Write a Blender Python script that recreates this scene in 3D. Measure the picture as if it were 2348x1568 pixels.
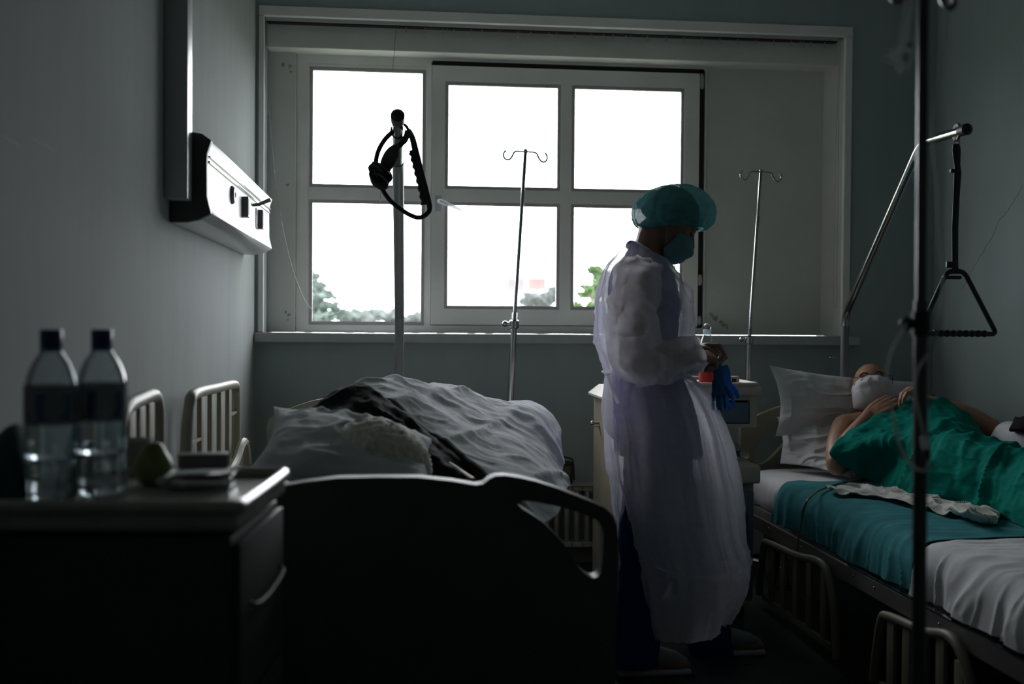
import bpy, bmesh, math, random
import numpy as np
from mathutils import Vector, Matrix, Euler
R = math.radians
scene = bpy.context.scene
for o in list(bpy.data.objects): bpy.data.objects.remove(o)
# ------------------------------------------------------------------ camera
EYE = Vector((0, 0, 1.11)); FPX = 2489.0
_yaw, _pit, _rol = R(5.92), R(0.967), -0.0076
_f = Vector((math.sin(_yaw)*math.cos(_pit), math.cos(_yaw)*math.cos(_pit), -math.sin(_pit)))
_r0 = Vector((math.cos(_yaw), -math.sin(_yaw), 0)); _u0 = _r0.cross(_f)
_r = (_r0*math.cos(_rol) - _u0*math.sin(_rol)); _u = (_u0*math.cos(_rol) + _r0*math.sin(_rol))
cd = bpy.data.cameras.new('camera'); cam = bpy.data.objects.new('camera', cd); scene.collection.objects.link(cam)
cd.sensor_width = 36; cd.lens = 36*FPX/2348; cd.clip_start = .02; cd.clip_end = 2000
cam.matrix_world = Matrix(((_r.x, _u.x, -_f.x, EYE.x), (_r.y, _u.y, -_f.y, EYE.y), (_r.z, _u.z, -_f.z, EYE.z), (0, 0, 0, 1)))
cd.dof.use_dof = True; cd.dof.focus_distance = 3.9; cd.dof.aperture_fstop = 2.4
scene.camera = cam
# ------------------------------------------------------------------ light: an overcast sky, seen through the one window
world = bpy.data.worlds.new('overcast_sky'); scene.world = world; world.use_nodes = True
_bg = world.node_tree.nodes['Background']; _bg.inputs[0].default_value = (0.93, 0.965, 1.0, 1); _bg.inputs[1].default_value = 13.5
pl = bpy.data.lights.new('window_portal', 'AREA'); pl.shape = 'RECTANGLE'; pl.size = 2.0; pl.size_y = 1.4; pl.cycles.is_portal = True
po = bpy.data.objects.new('window_portal', pl); scene.collection.objects.link(po); po.location = (.31, 5.36, 1.7); po.rotation_euler = (R(-90), 0, 0)
scene.view_settings.view_transform = 'Standard'; scene.view_settings.look = 'None'
scene.view_settings.gamma = 1; scene.view_settings.use_curve_mapping = False; scene.view_settings.exposure = 0.0
scene.cycles.max_bounces = 10; scene.cycles.diffuse_bounces = 6; scene.cycles.transparent_max_bounces = 16
scene.cycles.sample_clamp_indirect = 6
# ------------------------------------------------------------------ helpers
def ray(px, py):
    return _f + _r*((px-1174)/FPX) - _u*((py-784)/FPX)
def P(px, py, Y):
    d = ray(px, py); return EYE + d*(Y/d.y)
def PX(px, py, X):
    d = ray(px, py); return EYE + d*(X/d.x)
def PZ(px, py, z):
    d = ray(px, py); return EYE + d*((z-EYE.z)/d.z)
col = scene.collection
MATS = {}
def mat(name, color, rough=.5, metal=0, var=.12, vscale=12, bump=0, bscale=60, spec=.5, trans=0, translucent=0, alpha=1, sheen=0, ior=1.45, sss=0, stretch=(1, 1, 1), rvar=0, detail=3):
    m = bpy.data.materials.new(name); m.use_nodes = True; nt = m.node_tree; N = nt.nodes; L = nt.links
    b = N['Principled BSDF']; out = N['Material Output']
    b.inputs['Roughness'].default_value = rough; b.inputs['Metallic'].default_value = metal
    b.inputs['Specular IOR Level'].default_value = spec; b.inputs['IOR'].default_value = ior
    b.inputs['Transmission Weight'].default_value = trans
    if sheen: b.inputs['Sheen Weight'].default_value = sheen
    if sss:
        b.inputs['Subsurface Weight'].default_value = sss; b.inputs['Subsurface Radius'].default_value = (.02, .008, .004); b.inputs['Subsurface Scale'].default_value = .4
    tc = N.new('ShaderNodeTexCoord'); mp = N.new('ShaderNodeMapping'); mp.inputs['Scale'].default_value = stretch; L.new(tc.outputs['Object'], mp.inputs[0])
    nz = N.new('ShaderNodeTexNoise'); nz.inputs['Scale'].default_value = vscale; nz.inputs['Detail'].default_value = detail; L.new(mp.outputs[0], nz.inputs['Vector'])
    cr = N.new('ShaderNodeValToRGB')
    c = np.array(color); lo = np.clip(c*(1-var), 0, 1); hi = np.clip(c*(1+var), 0, 1)
    cr.color_ramp.elements[0].position = .3; cr.color_ramp.elements[1].position = .7
    cr.color_ramp.elements[0].color = (*lo, 1); cr.color_ramp.elements[1].color = (*hi, 1)
    L.new(nz.outputs['Fac'], cr.inputs[0]); L.new(cr.outputs[0], b.inputs['Base Color'])
    if rvar:
        mr = N.new('ShaderNodeMapRange'); mr.inputs[1].default_value = .3; mr.inputs[2].default_value = .7; mr.inputs[3].default_value = max(0, rough-rvar); mr.inputs[4].default_value = rough+rvar
        L.new(nz.outputs['Fac'], mr.inputs[0]); L.new(mr.outputs[0], b.inputs['Roughness'])
    if bump:
        n2 = N.new('ShaderNodeTexNoise'); n2.inputs['Scale'].default_value = bscale; n2.inputs['Detail'].default_value = 4; L.new(mp.outputs[0], n2.inputs['Vector'])
        bp = N.new('ShaderNodeBump'); bp.inputs['Strength'].default_value = bump; bp.inputs['Distance'].default_value = .004; L.new(n2.outputs['Fac'], bp.inputs['Height']); L.new(bp.outputs[0], b.inputs['Normal'])
    last = b.outputs[0]
    if translucent:
        t = N.new('ShaderNodeBsdfTranslucent'); L.new(cr.outputs[0], t.inputs[0]); mx = N.new('ShaderNodeMixShader'); mx.inputs[0].default_value = translucent
        L.new(last, mx.inputs[1]); L.new(t.outputs[0], mx.inputs[2]); last = mx.outputs[0]
    if alpha < 1:
        t = N.new('ShaderNodeBsdfTransparent'); mx = N.new('ShaderNodeMixShader'); mx.inputs[0].default_value = alpha
        L.new(t.outputs[0], mx.inputs[1]); L.new(last, mx.inputs[2]); last = mx.outputs[0]
    if last != b.outputs[0]: L.new(last, out.inputs[0])
    MATS[name] = m; return m
def glassy(name, tint=(1, 1, 1), refl=.08, rough=0.02):
    """thin clear sheet: transparent with a fresnel reflection"""
    m = bpy.data.materials.new(name); m.use_nodes = True; nt = m.node_tree; N = nt.nodes; L = nt.links
    N.remove(N['Principled BSDF']); out = N['Material Output']
    t = N.new('ShaderNodeBsdfTransparent'); g = N.new('ShaderNodeBsdfGlossy'); g.inputs['Roughness'].default_value = rough
    nz = N.new('ShaderNodeTexNoise'); nz.inputs['Scale'].default_value = 3; cr = N.new('ShaderNodeValToRGB')
    c = np.array(tint); cr.color_ramp.elements[0].color = (*(c*.96), 1); cr.color_ramp.elements[1].color = (*c, 1)
    L.new(nz.outputs['Fac'], cr.inputs[0]); L.new(cr.outputs[0], t.inputs[0])
    fr = N.new('ShaderNodeLayerWeight'); fr.inputs[0].default_value = .25
    mu = N.new('ShaderNodeMath'); mu.operation = 'MULTIPLY_ADD'; mu.inputs[1].default_value = .6; mu.inputs[2].default_value = refl; mu.use_clamp = True
    L.new(fr.outputs['Fresnel'], mu.inputs[0]); mx = N.new('ShaderNodeMixShader'); L.new(mu.outputs[0], mx.inputs[0])
    L.new(t.outputs[0], mx.inputs[1]); L.new(g.outputs[0], mx.inputs[2]); L.new(mx.outputs[0], out.inputs[0])
    MATS[name] = m; return m

# value noise (numpy)
def _h(i, j, k, s):
    n = (i*374761393 + j*668265263 + k*2147483647 + s*974634777) & 0xffffffff
    n = ((n ^ (n >> 13))*1274126177) & 0xffffffff
    return ((n ^ (n >> 16)) & 0xffff)/65535.0
def vn(p, s=0):
    p = np.asarray(p, float); i = np.floor(p).astype(np.int64); f = p-i; f = f*f*f*(f*(f*6-15)+10)
    r = 0
    for a in (0, 1):
        for b in (0, 1):
            for c in (0, 1):
                w = (f[..., 0] if a else 1-f[..., 0])*(f[..., 1] if b else 1-f[..., 1])*(f[..., 2] if c else 1-f[..., 2])
                r = r + w*_h(i[..., 0]+a, i[..., 1]+b, i[..., 2]+c, s)
    return r*2-1
def fbm(p, s=0, o=3):
    p = np.asarray(p, float); r = 0; a = 1.0
    for k in range(o): r = r + a*vn(p*(2.03**k)+k*7.3, s+k); a *= .5
    return r
def ridge(p, s=0, o=2):
    p = np.asarray(p, float); r = 0; a = 1.0
    for k in range(o): r = r + a*(1-np.abs(vn(p*(2.1**k)+k*3.1, s+k))*2); a *= .5
    return r

def crease(p, s=0, w=6.0):
    return np.clip(1-np.abs(vn(p, s))*w, 0, 1)**1.5

class MB:
    """collects shapes that become ONE mesh object"""
    def __init__(s): s.v = []; s.f = []
    def add(s, v, f):
        n = len(s.v); s.v += [tuple(x) for x in v]; s.f += [tuple(i+n for i in q) for q in f]; return s
    def box(s, a, b, rot=None, c=None):
        (x0, y0, z0), (x1, y1, z1) = a, b
        v = [Vector((x, y, z)) for x in (x0, x1) for y in (y0, y1) for z in (z0, z1)]
        if rot is not None:
            c = Vector(c) if c is not None else (Vector(a)+Vector(b))/2
            v = [c + rot @ (p-c) for p in v]
        return s.add(v, [(0, 1, 3, 2), (4, 6, 7, 5), (0, 4, 5, 1), (2, 3, 7, 6), (0, 2, 6, 4), (1, 5, 7, 3)])
    def tube(s, pts, r, n=10, closed=False, flat=1, ref=None, caps=True, ell=None):
        pts = [Vector(p) for p in pts]; m = len(pts); rs = r if hasattr(r, '__len__') else [r]*m
        v = []; f = []; prev = None
        for i, p in enumerate(pts):
            if closed: t = pts[(i+1) % m]-pts[i-1]
            else: t = pts[min(i+1, m-1)]-pts[max(i-1, 0)]
            t.normalize()
            if prev is None:
                a = Vector(ref) if ref is not None else (Vector((0, 0, 1)) if abs(t.z) < .9 else Vector((0, 1, 0)))
            else: a = prev
            a = (a - t*a.dot(t)).normalized(); prev = a; b = t.cross(a)
            for k in range(n):
                th = 2*math.pi*k/n
                v.append(p + (a*math.cos(th)*flat + b*math.sin(th))*rs[i])
        for i in range(m if closed else m-1):
            for k in range(n):
                j = (i+1) % m; f.append((i*n+k, i*n+(k+1) % n, j*n+(k+1) % n, j*n+k))
        if not closed and caps:
            f.append(tuple(range(n-1, -1, -1))); f.append(tuple((m-1)*n+k for k in range(n)))
        return s.add(v, f)
    def lathe(s, prof, c, n=20, axis='z', caps=True):
        v = []; f = []; m = len(prof)
        for (r, h) in prof:
            for k in range(n):
                th = 2*math.pi*k/n; a, b = r*math.cos(th), r*math.sin(th)
                p = {'z': (a, b, h), 'y': (a, h, b), 'x': (h, a, b)}[axis]; v.append(Vector(c)+Vector(p))
        for i in range(m-1):
            for k in range(n): f.append((i*n+k, i*n+(k+1) % n, (i+1)*n+(k+1) % n, (i+1)*n+k))
        if caps: f.append(tuple(range(n-1, -1, -1))); f.append(tuple((m-1)*n+k for k in range(n)))
        return s.add(v, f)
    def ball(s, c, r, rot=None, nu=16, nv=10):
        r = (r, r, r) if not hasattr(r, '__len__') else r; c = Vector(c); v = []; f = []
        for i in range(1, nv):
            for k in range(nu):
                a, b = math.pi*i/nv, 2*math.pi*k/nu
                p = Vector((r[0]*math.sin(a)*math.cos(b), r[1]*math.sin(a)*math.sin(b), r[2]*math.cos(a)))
                v.append(c + (rot @ p if rot is not None else p))
        for sg in (1, -1):
            p = Vector((0, 0, r[2]*sg)); v.append(c + (rot @ p if rot is not None else p))
        t = len(v)-2
        for i in range(nv-2):
            for k in range(nu): f.append((i*nu+k, (i+1)*nu+k, (i+1)*nu+(k+1) % nu, i*nu+(k+1) % nu))
        for k in range(nu): f.append((t, k, (k+1) % nu)); f.append((t+1, (nv-2)*nu+(k+1) % nu, (nv-2)*nu+k))
        return s.add(v, f)
    def prism(s, o, d):
        """outline o (world points, planar) extruded by vector d"""
        n = len(o); o = [Vector(p) for p in o]; d = Vector(d)
        return s.add(o+[p+d for p in o], [tuple(range(n)), tuple(range(2*n-1, n-1, -1))]+[(i, n+i, n+(i+1) % n, (i+1) % n) for i in range(n)])
    def grid(s, A, closed_u=False, closed_v=False):
        """A: array (nu, nv, 3)"""
        A = np.asarray(A); nu, nv = A.shape[:2]; f = []
        for i in range(nu if closed_u else nu-1):
            for j in range(nv if closed_v else nv-1):
                a, b = (i+1) % nu, (j+1) % nv; f.append((i*nv+j, a*nv+j, a*nv+b, i*nv+b))
        return s.add(A.reshape(-1, 3).tolist(), f)
    def plate(s, x0, x1, z0, z1, y0, y1, holes=()):
        """vertical slab in X-Z with rectangular holes (hx0,hx1,hz0,hz1)"""
        xs = sorted({x0, x1, *[h[0] for h in holes], *[h[1] for h in holes]}); zs = sorted({z0, z1, *[h[2] for h in holes], *[h[3] for h in holes]})
        xs = [x for x in xs if x0 <= x <= x1]; zs = [z for z in zs if z0 <= z <= z1]
        solid = lambda i, j: 0 <= i < len(xs)-1 and 0 <= j < len(zs)-1 and not any(h[0]-1e-6 <= xs[i] and xs[i+1] <= h[1]+1e-6 and h[2]-1e-6 <= zs[j] and zs[j+1] <= h[3]+1e-6 for h in holes)
        for i in range(len(xs)-1):
            for j in range(len(zs)-1):
                if not solid(i, j): continue
                a, b, c, d = xs[i], xs[i+1], zs[j], zs[j+1]
                s.add([(a, y0, c), (b, y0, c), (b, y0, d), (a, y0, d)], [(0, 1, 2, 3)])
                s.add([(a, y1, c), (b, y1, c), (b, y1, d), (a, y1, d)], [(3, 2, 1, 0)])
                if not solid(i-1, j): s.add([(a, y0, c), (a, y0, d), (a, y1, d), (a, y1, c)], [(0, 1, 2, 3)])
                if not solid(i+1, j): s.add([(b, y0, c), (b, y1, c), (b, y1, d), (b, y0, d)], [(0, 1, 2, 3)])
                if not solid(i, j-1): s.add([(a, y0, c), (a, y1, c), (b, y1, c), (b, y0, c)], [(0, 1, 2, 3)])
                if not solid(i, j+1): s.add([(a, y0, d), (b, y0, d), (b, y1, d), (a, y1, d)], [(0, 1, 2, 3)])
        return s
    def build(s, name, m, parent=None, smooth=True, bevel=0, seg=2, kind=None, label=None, org=None, sub=0, weld=False, thick=0):
        O = Vector(parent['_o']) if parent is not None else (Vector(org) if org is not None else base_of(s.v))
        me = bpy.data.meshes.new(name); me.from_pydata([tuple(Vector(p)-O) for p in s.v], [], s.f)
        bm = bmesh.new(); bm.from_mesh(me)
        if weld: bmesh.ops.remove_doubles(bm, verts=bm.verts, dist=1e-5)
        bmesh.ops.recalc_face_normals(bm, faces=bm.faces)
        if bevel:
            ed = [e for e in bm.edges if len(e.link_faces) == 2 and e.calc_face_angle(0) > .5]
            bmesh.ops.bevel(bm, geom=ed, offset=bevel, segments=seg, affect='EDGES', profile=.6, clamp_overlap=True)
        bm.to_mesh(me); bm.free()
        return finish(name, me, m, parent, O, smooth, kind, label, sub, thick)
def base_of(v):
    a = np.array(v); return Vector(((a[:, 0].min()+a[:, 0].max())/2, (a[:, 1].min()+a[:, 1].max())/2, a[:, 2].min()))
def finish(name, me, m, parent, O, smooth=True, kind=None, label=None, sub=0, thick=0):
    if isinstance(m, str): m = MATS[m]
    me.materials.append(m)
    if smooth:
        for p in me.polygons: p.use_smooth = True
        try: me.set_sharp_from_angle(angle=R(40))
        except Exception: pass
    o = bpy.data.objects.new(name, me); col.objects.link(o)
    if parent is not None: o.parent = parent
    else: o.location = O
    o['_o'] = tuple(O)
    if kind: o['kind'] = kind
    if label: o['label'] = label
    if thick:
        md = o.modifiers.new('thickness', 'SOLIDIFY'); md.thickness = thick; md.offset = 0
    if sub:
        md = o.modifiers.new('smooth', 'SUBSURF'); md.levels = sub; md.render_levels = sub
    return o
def thing(name, label, cat, loc, group=None, kind=None):
    o = bpy.data.objects.new(name, None); col.objects.link(o); o.location = loc; o.empty_display_size = .05
    o['_o'] = tuple(loc)
    if label: o['label'] = label
    if cat: o['category'] = cat
    if group: o['group'] = group
    if kind: o['kind'] = kind
    return o
def tag(o, label, cat, group=None):
    o['label'] = label; o['category'] = cat
    if group: o['group'] = group
    return o
def dup(o, off, label=None, parent=None, keep=False):
    c = o.copy(); col.objects.link(c)
    if parent is not None: c.parent = parent
    else: c.location = Vector(o.location)+Vector(off)
    if label: c['label'] = label
    for ch in o.children: dup(ch, (0, 0, 0), None, c)
    return c
def cat_rom(pts, n, closed=False):
    pts = [np.array(p, float) for p in pts]; m = len(pts); out = []
    segs = m if closed else m-1
    for k in range(n):
        t = (k/n if closed else k/(n-1))*segs; i = min(int(t), segs-1); u = t-i
        g = (lambda q: pts[q % m]) if closed else (lambda q: pts[max(0, min(m-1, q))])
        a, b, c, d = g(i-1), g(i), g(i+1), g(i+2)
        out.append(.5*((2*b)+(-a+c)*u+(2*a-5*b+4*c-d)*u*u+(-a+3*b-3*c+d)*u**3))
    return out
def net(ctrl, nu, nv, closed_v=False):
    rows = [cat_rom(r, nv, closed_v) for r in ctrl]
    cols = [cat_rom([rows[i][j] for i in range(len(rows))], nu) for j in range(nv)]
    return np.array(cols).transpose(1, 0, 2)
def nrm(A, closed_v=False):
    if closed_v:
        dv = np.roll(A, -1, 1)-np.roll(A, 1, 1)
    else: dv = np.gradient(A, axis=1)
    du = np.gradient(A, axis=0); n = np.cross(du, dv); l = np.linalg.norm(n, axis=2, keepdims=True); return n/np.maximum(l, 1e-9)
def remesh(mb, voxel, it=4, fac=.5):
    me = bpy.data.meshes.new('tmp'); me.from_pydata(mb.v, [], mb.f)
    bm = bmesh.new(); bm.from_mesh(me); bmesh.ops.recalc_face_normals(bm, faces=bm.faces); bm.to_mesh(me); bm.free()
    o = bpy.data.objects.new('tmp', me); col.objects.link(o)
    md = o.modifiers.new('r', 'REMESH'); md.mode = 'VOXEL'; md.voxel_size = voxel; md.adaptivity = 0
    sm = o.modifiers.new('s', 'SMOOTH'); sm.factor = fac; sm.iterations = it
    dg = bpy.context.evaluated_depsgraph_get(); dg.update()
    r = bpy.data.meshes.new_from_object(o.evaluated_get(dg)); bpy.data.objects.remove(o)
    return r
def place_mesh(name, me, m, parent):
    me.transform(Matrix.Translation(-Vector(parent['_o']))); me.materials.clear()
    me.name = name; return finish(name, me, m, parent, Vector(parent['_o']))
# ------------------------------------------------------------------ materials
def wall_paint(name, lo, hi, rough, rv, streak=1.0, spec=.25):
    m = bpy.data.materials.new(name); m.use_nodes = True; N = m.node_tree.nodes; L = m.node_tree.links; b = N['Principled BSDF']; b.inputs['Specular IOR Level'].default_value = spec
    tc = N.new('ShaderNodeTexCoord'); mp = N.new('ShaderNodeMapping'); mp.inputs['Scale'].default_value = (2.2, 2.2, .35); L.new(tc.outputs['Object'], mp.inputs[0])
    n1 = N.new('ShaderNodeTexNoise'); n1.inputs['Scale'].default_value = 2.2; n1.inputs['Detail'].default_value = 5; n1.inputs['Roughness'].default_value = .6; L.new(mp.outputs[0], n1.inputs['Vector'])
    cr = N.new('ShaderNodeValToRGB'); cr.color_ramp.elements[0].position = .3; cr.color_ramp.elements[1].position = .72
    cr.color_ramp.elements[0].color = (*lo, 1); cr.color_ramp.elements[1].color = (*hi, 1); L.new(n1.outputs['Fac'], cr.inputs[0]); L.new(cr.outputs[0], b.inputs['Base Color'])
    mr = N.new('ShaderNodeMapRange'); mr.inputs[1].default_value = .35; mr.inputs[2].default_value = .65; mr.inputs[3].default_value = rough-rv; mr.inputs[4].default_value = rough+rv
    L.new(n1.outputs['Fac'], mr.inputs[0]); L.new(mr.outputs[0], b.inputs['Roughness'])
    n2 = N.new('ShaderNodeTexNoise'); n2.inputs['Scale'].default_value = 180; L.new(tc.outputs['Object'], n2.inputs['Vector'])
    n3 = N.new('ShaderNodeTexNoise'); n3.inputs['Scale'].default_value = 5; n3.inputs['Detail'].default_value = 3; L.new(tc.outputs['Object'], n3.inputs['Vector'])
    ad = N.new('ShaderNodeMath'); ad.operation = 'MULTIPLY_ADD'; ad.inputs[1].default_value = 8*streak; L.new(n3.outputs['Fac'], ad.inputs[0]); L.new(n2.outputs['Fac'], ad.inputs[2])
    bp = N.new('ShaderNodeBump'); bp.inputs['Strength'].default_value = .25; bp.inputs['Distance'].default_value = .0012; L.new(ad.outputs[0], bp.inputs['Height']); L.new(bp.outputs[0], b.inputs['Normal'])
    MATS[name] = m; return m
wall_paint('wall_paint_green_grey', (.33, .355, .35), (.40, .425, .418), .85, .06, .5, .02)
wall_paint('wall_paint_teal_grey', (.31, .375, .375), (.37, .43, .425), .6, .06)
mat('ceiling_paint', (.70, .72, .72), .8, var=.05, vscale=2)
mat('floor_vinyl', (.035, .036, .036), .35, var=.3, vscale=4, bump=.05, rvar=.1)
mat('frame_paint', (.80, .80, .76), .45, var=.05, vscale=5, bump=.12, bscale=30)
mat('reveal_paint', (.66, .66, .62), .6, var=.07, vscale=3, bump=.15, bscale=25)
mat('sill_board', (.42, .43, .44), .5, var=.05)
mat('rail_plastic', (.42, .42, .41), .4, var=.04)
mat('dark_gap', (.02, .02, .018), .8)
mat('bead_paint', (.42, .39, .40), .45, var=.08)
mat('stain', (.42, .36, .26), .8, var=.3, vscale=40)
glassy('window_glass', (1, 1, 1), .02)
mat('chrome', (.42, .43, .43), .16, 1, var=.05, vscale=20)
mat('painted_steel', (.20, .21, .21), .4, .2, var=.05)
mat('black_rubber', (.012, .012, .013), .5, var=.2)
mat('clear_plastic_white', (.75, .78, .8), .3, translucent=.3, alpha=.8)
# ------------------------------------------------------------------ room shell
XL, XR, YB, YF, ZC = -.65, 2.56, 5.0, -2.6, 2.95
YR = 5.2                                            # plane of the recess behind the wall face
ox0, ox1 = P(604, 400, YB).x, P(1938, 400, YB).x; oz1 = P(1270, 58, YB).z; oz0 = P(1270, 766, YB).z
def S(name, mb, m, **k):
    o = mb.build(name, m, smooth=False, **k); o['kind'] = 'structure'; return o
S('wall_back', MB().plate(XL-.15, XR+.15, -.1, ZC+.1, YB, YB+.34, [(ox0, ox1, oz0-.03, oz1)]), 'wall_paint_teal_grey')
S('wall_left', MB().box((XL-.15, YF, -.1), (XL, YB, ZC+.1)), 'wall_paint_green_grey')
S('wall_right', MB().box((XR, YF, -.1), (XR+.15, YB, ZC+.1)), 'wall_paint_teal_grey')
S('wall_front', MB().box((XL-.15, YF-.15, -.1), (XR+.15, YF, ZC+.1)), 'wall_paint_teal_grey')
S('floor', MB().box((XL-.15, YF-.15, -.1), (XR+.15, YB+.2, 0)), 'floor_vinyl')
S('ceiling', MB().box((XL-.15, YF-.15, ZC), (XR+.15, YB+.3, ZC+.1)), 'ceiling_paint')
S('baseboard_back', MB().box((XL+.002, YB-.015, .001), (XR-.02, YB+.001, .08)), 'sill_board')
S('baseboard_right', MB().box((XR-.015, YF, .001), (XR+.001, YB-.016, .08)), 'sill_board')
S('baseboard_left', MB().box((XL-.001, YF, .001), (XL+.015, YB-.016, .08)), 'sill_board')
# white trim round the opening, proud of the wall
tx0, tx1, tz1 = P(593, 400, YB).x, P(1950, 400, YB).x, P(1270, 38, YB).z
S('trim_1', MB().box((tx0, YB-.012, oz1-.004), (tx1, YB+.02, tz1)), 'frame_paint', bevel=.003)
S('trim_2', MB().box((tx1-.035, YB-.010, oz0+.002), (tx1, YB+.02, oz1-.006)), 'frame_paint', bevel=.003)
S('trim_3', MB().box((tx0, YB-.010, oz0+.002), (ox0+.002, YB+.02, oz1-.006)), 'frame_paint', bevel=.003)
# lintel beam, reveal linings, recess panels
lz = P(1270, 129, YB+.07).z
S('trim_4', MB().box((ox0+.001, YB+.07, lz), (ox1-.001, YB+.25, oz1)), 'reveal_paint', bevel=.004)
rx1 = P(1886, 400, YR).x
S('trim_5', MB().prism([(ox1, YB+.02, oz0), (ox1, YB+.24, oz0), (rx1, YB+.24, oz0), (rx1, YR, oz0), (ox1-.004, YB+.02, oz0)], (0, 0, oz1-oz0)), 'reveal_paint')
# sill board
s_l, s_r = P(582, 766, YB-.06).x, P(1975, 780, YB-.06).x
S('trim_6', MB().box((s_l, YB-.05, P(1270, 788, YB-.05).z), (s_r, YR+.04, P(1270, 767, YB-.05).z)), 'sill_board', bevel=.004)
zs = P(1270, 767, YB-.05).z
# ------------------------------------------------------------------ window
def XW(px, y=YR): return P(px, 450, y).x
def ZW(px, py, y=YR): return P(px, py, y).z
ztop = ZW(1270, 148)
win = thing('window_1', None, None, (XW(1150), YR, zs)); win['kind'] = 'structure'
fx = [XW(680), XW(982), XW(1616)]
cas0 = XW(992); cas1 = XW(1603)
# outer frame with two openings
fr_h = [(XW(707), XW(977), ZW(840, 748), ZW(840, 150)), (XW(988), XW(1613), ZW(1270, 748), ZW(1270, 153))]
MB().plate(XW(680), XW(1617), zs+.001, ztop+.02, YR-.01, YR+.07, fr_h).build('window_frame', 'frame_paint', win, smooth=False, bevel=.0015, seg=1)
MB().plate(XW(612), XW(679), zs+.001, lz+.01, YR-.035, YR+.05).build('side_panel', 'reveal_paint', win, smooth=False, label='stained grey side panel left of the window')
MB().plate(XW(1617.5), rx1+.01, zs+.001, lz+.01, YR, YR+.05).build('infill_panel', 'reveal_paint', win, smooth=False, label='plain grey infill panel right of the window')
MB().plate(XW(980), XW(1616), zs+.001, ztop+.02, YR+.032, YR+.069, [(XW(1010), XW(1580), ZW(1295, 722), ZW(1295, 178))]).build('window_frame', 'frame_paint', win, smooth=False)  # backing plate added behind the sash to block light leaks
def panes(root, x0, x1, z0, z1, y0, y1, holes, name):
    sash = MB().plate(x0, x1, z0, z1, y0, y1, holes).build(name, 'frame_paint', root, smooth=False, bevel=.002, seg=1)
    for (a, b, c, d) in holes:
        w = .016
        bd = MB()
        for (q, depth) in ((0, .006), (.007, .014)):
            x_0, x_1, z_0, z_1 = a+q, b-q, c+q, d-q; ww = w-q
            bd.plate(x_0, x_1, z_0, z_1, y0+depth, y0+depth+.012, [(x_0+ww, x_1-ww, z_0+ww, z_1-ww)])
        bd.build('glazing_bead', 'bead_paint', sash, smooth=False)
        MB().box((a-.002, y0+.026, c-.002), (b+.002, y0+.030, d+.002)).build('pane', 'window_glass', sash, smooth=False)
    return sash
Hf = [(XW(709), XW(975), ZW(840, 431), ZW(840, 156)), (XW(709), XW(974), ZW(840, 745), ZW(840, 459))]
panes(win, XW(707.5), XW(976.5), ZW(840, 748.5)+.001, ZW(840, 150)-.001, YR-.006, YR+.045, Hf, 'fixed_sash')
yc = YR-.03
def XC(px): return XW(px, yc)
Hc = []
for (a, b, rows) in ((1020, 1285, ((190, 436, 1152), (465, 710, 1152))), (1310, 1568, ((199, 440, 1440), (469, 710, 1440)))):
    for (t, bo, mx_) in rows: Hc.append((XC(a), XC(b), ZW(1295, bo, yc), ZW(1295, t, yc)))
# equalise rows so that the bars run straight
za = [max(Hc[0][3], Hc[2][3])-.008, (Hc[0][2]+Hc[2][2])/2, (Hc[1][3]+Hc[3][3])/2, (Hc[1][2]+Hc[3][2])/2]
Hc = [(h[0], h[1], *( (za[1], za[0]) if i % 2 == 0 else (za[3], za[2]))) for i, h in enumerate(Hc)]
cs = panes(win, XC(989.5), XC(1602), ZW(1295, 746, yc), ZW(1295, 159, yc), yc, YR+.03, Hc, 'casement_sash')
# dark strips painted as the shaded gaps above and right of the sash; hinges
MB().box((XC(990), YR-.012, ZW(1295, 159, yc)+.002), (XC(1614), YR+.02, ztop-.003)).build('gap_shade', 'dark_gap', win, smooth=False)
MB().box((XC(1603), YR-.012, ZW(1295, 750, yc)), (XC(1614), YR+.02, ztop-.003)).build('gap_shade', 'dark_gap', win, smooth=False)
for (t, b) in ((172, 206), (630, 655), (725, 745)):
    h = MB(); h.tube([(XC(1607), YR-.028, ZW(1600, b)), (XC(1607), YR-.028, ZW(1600, t))], .006, 8); h.box((XC(1603.5), YR-.03, ZW(1600, b)+.008), (XC(1612), YR-.012, ZW(1600, t)-.008))
    h.build('hinge', 'rail_plastic', win)
h = MB(); h.box((XC(998), yc-.006, ZW(1005, 484, yc)), (XC(1012), yc, ZW(1005, 449, yc)))
h.tube([(XC(1006), yc-.003, ZW(1005, 463, yc)), (XC(1006), yc-.04, ZW(1005, 463, yc)), (XC(1009), yc-.052, ZW(1005, 464, yc)), (XC(1030), yc-.054, ZW(1030, 473, yc)), (XC(1058), yc-.054, ZW(1058, 485, yc))], [.010, .010, .011, .009, .007], 10)
h.build('window_handle', 'clear_plastic_white', win, label='pale plastic window handle turned down to the right')
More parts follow.
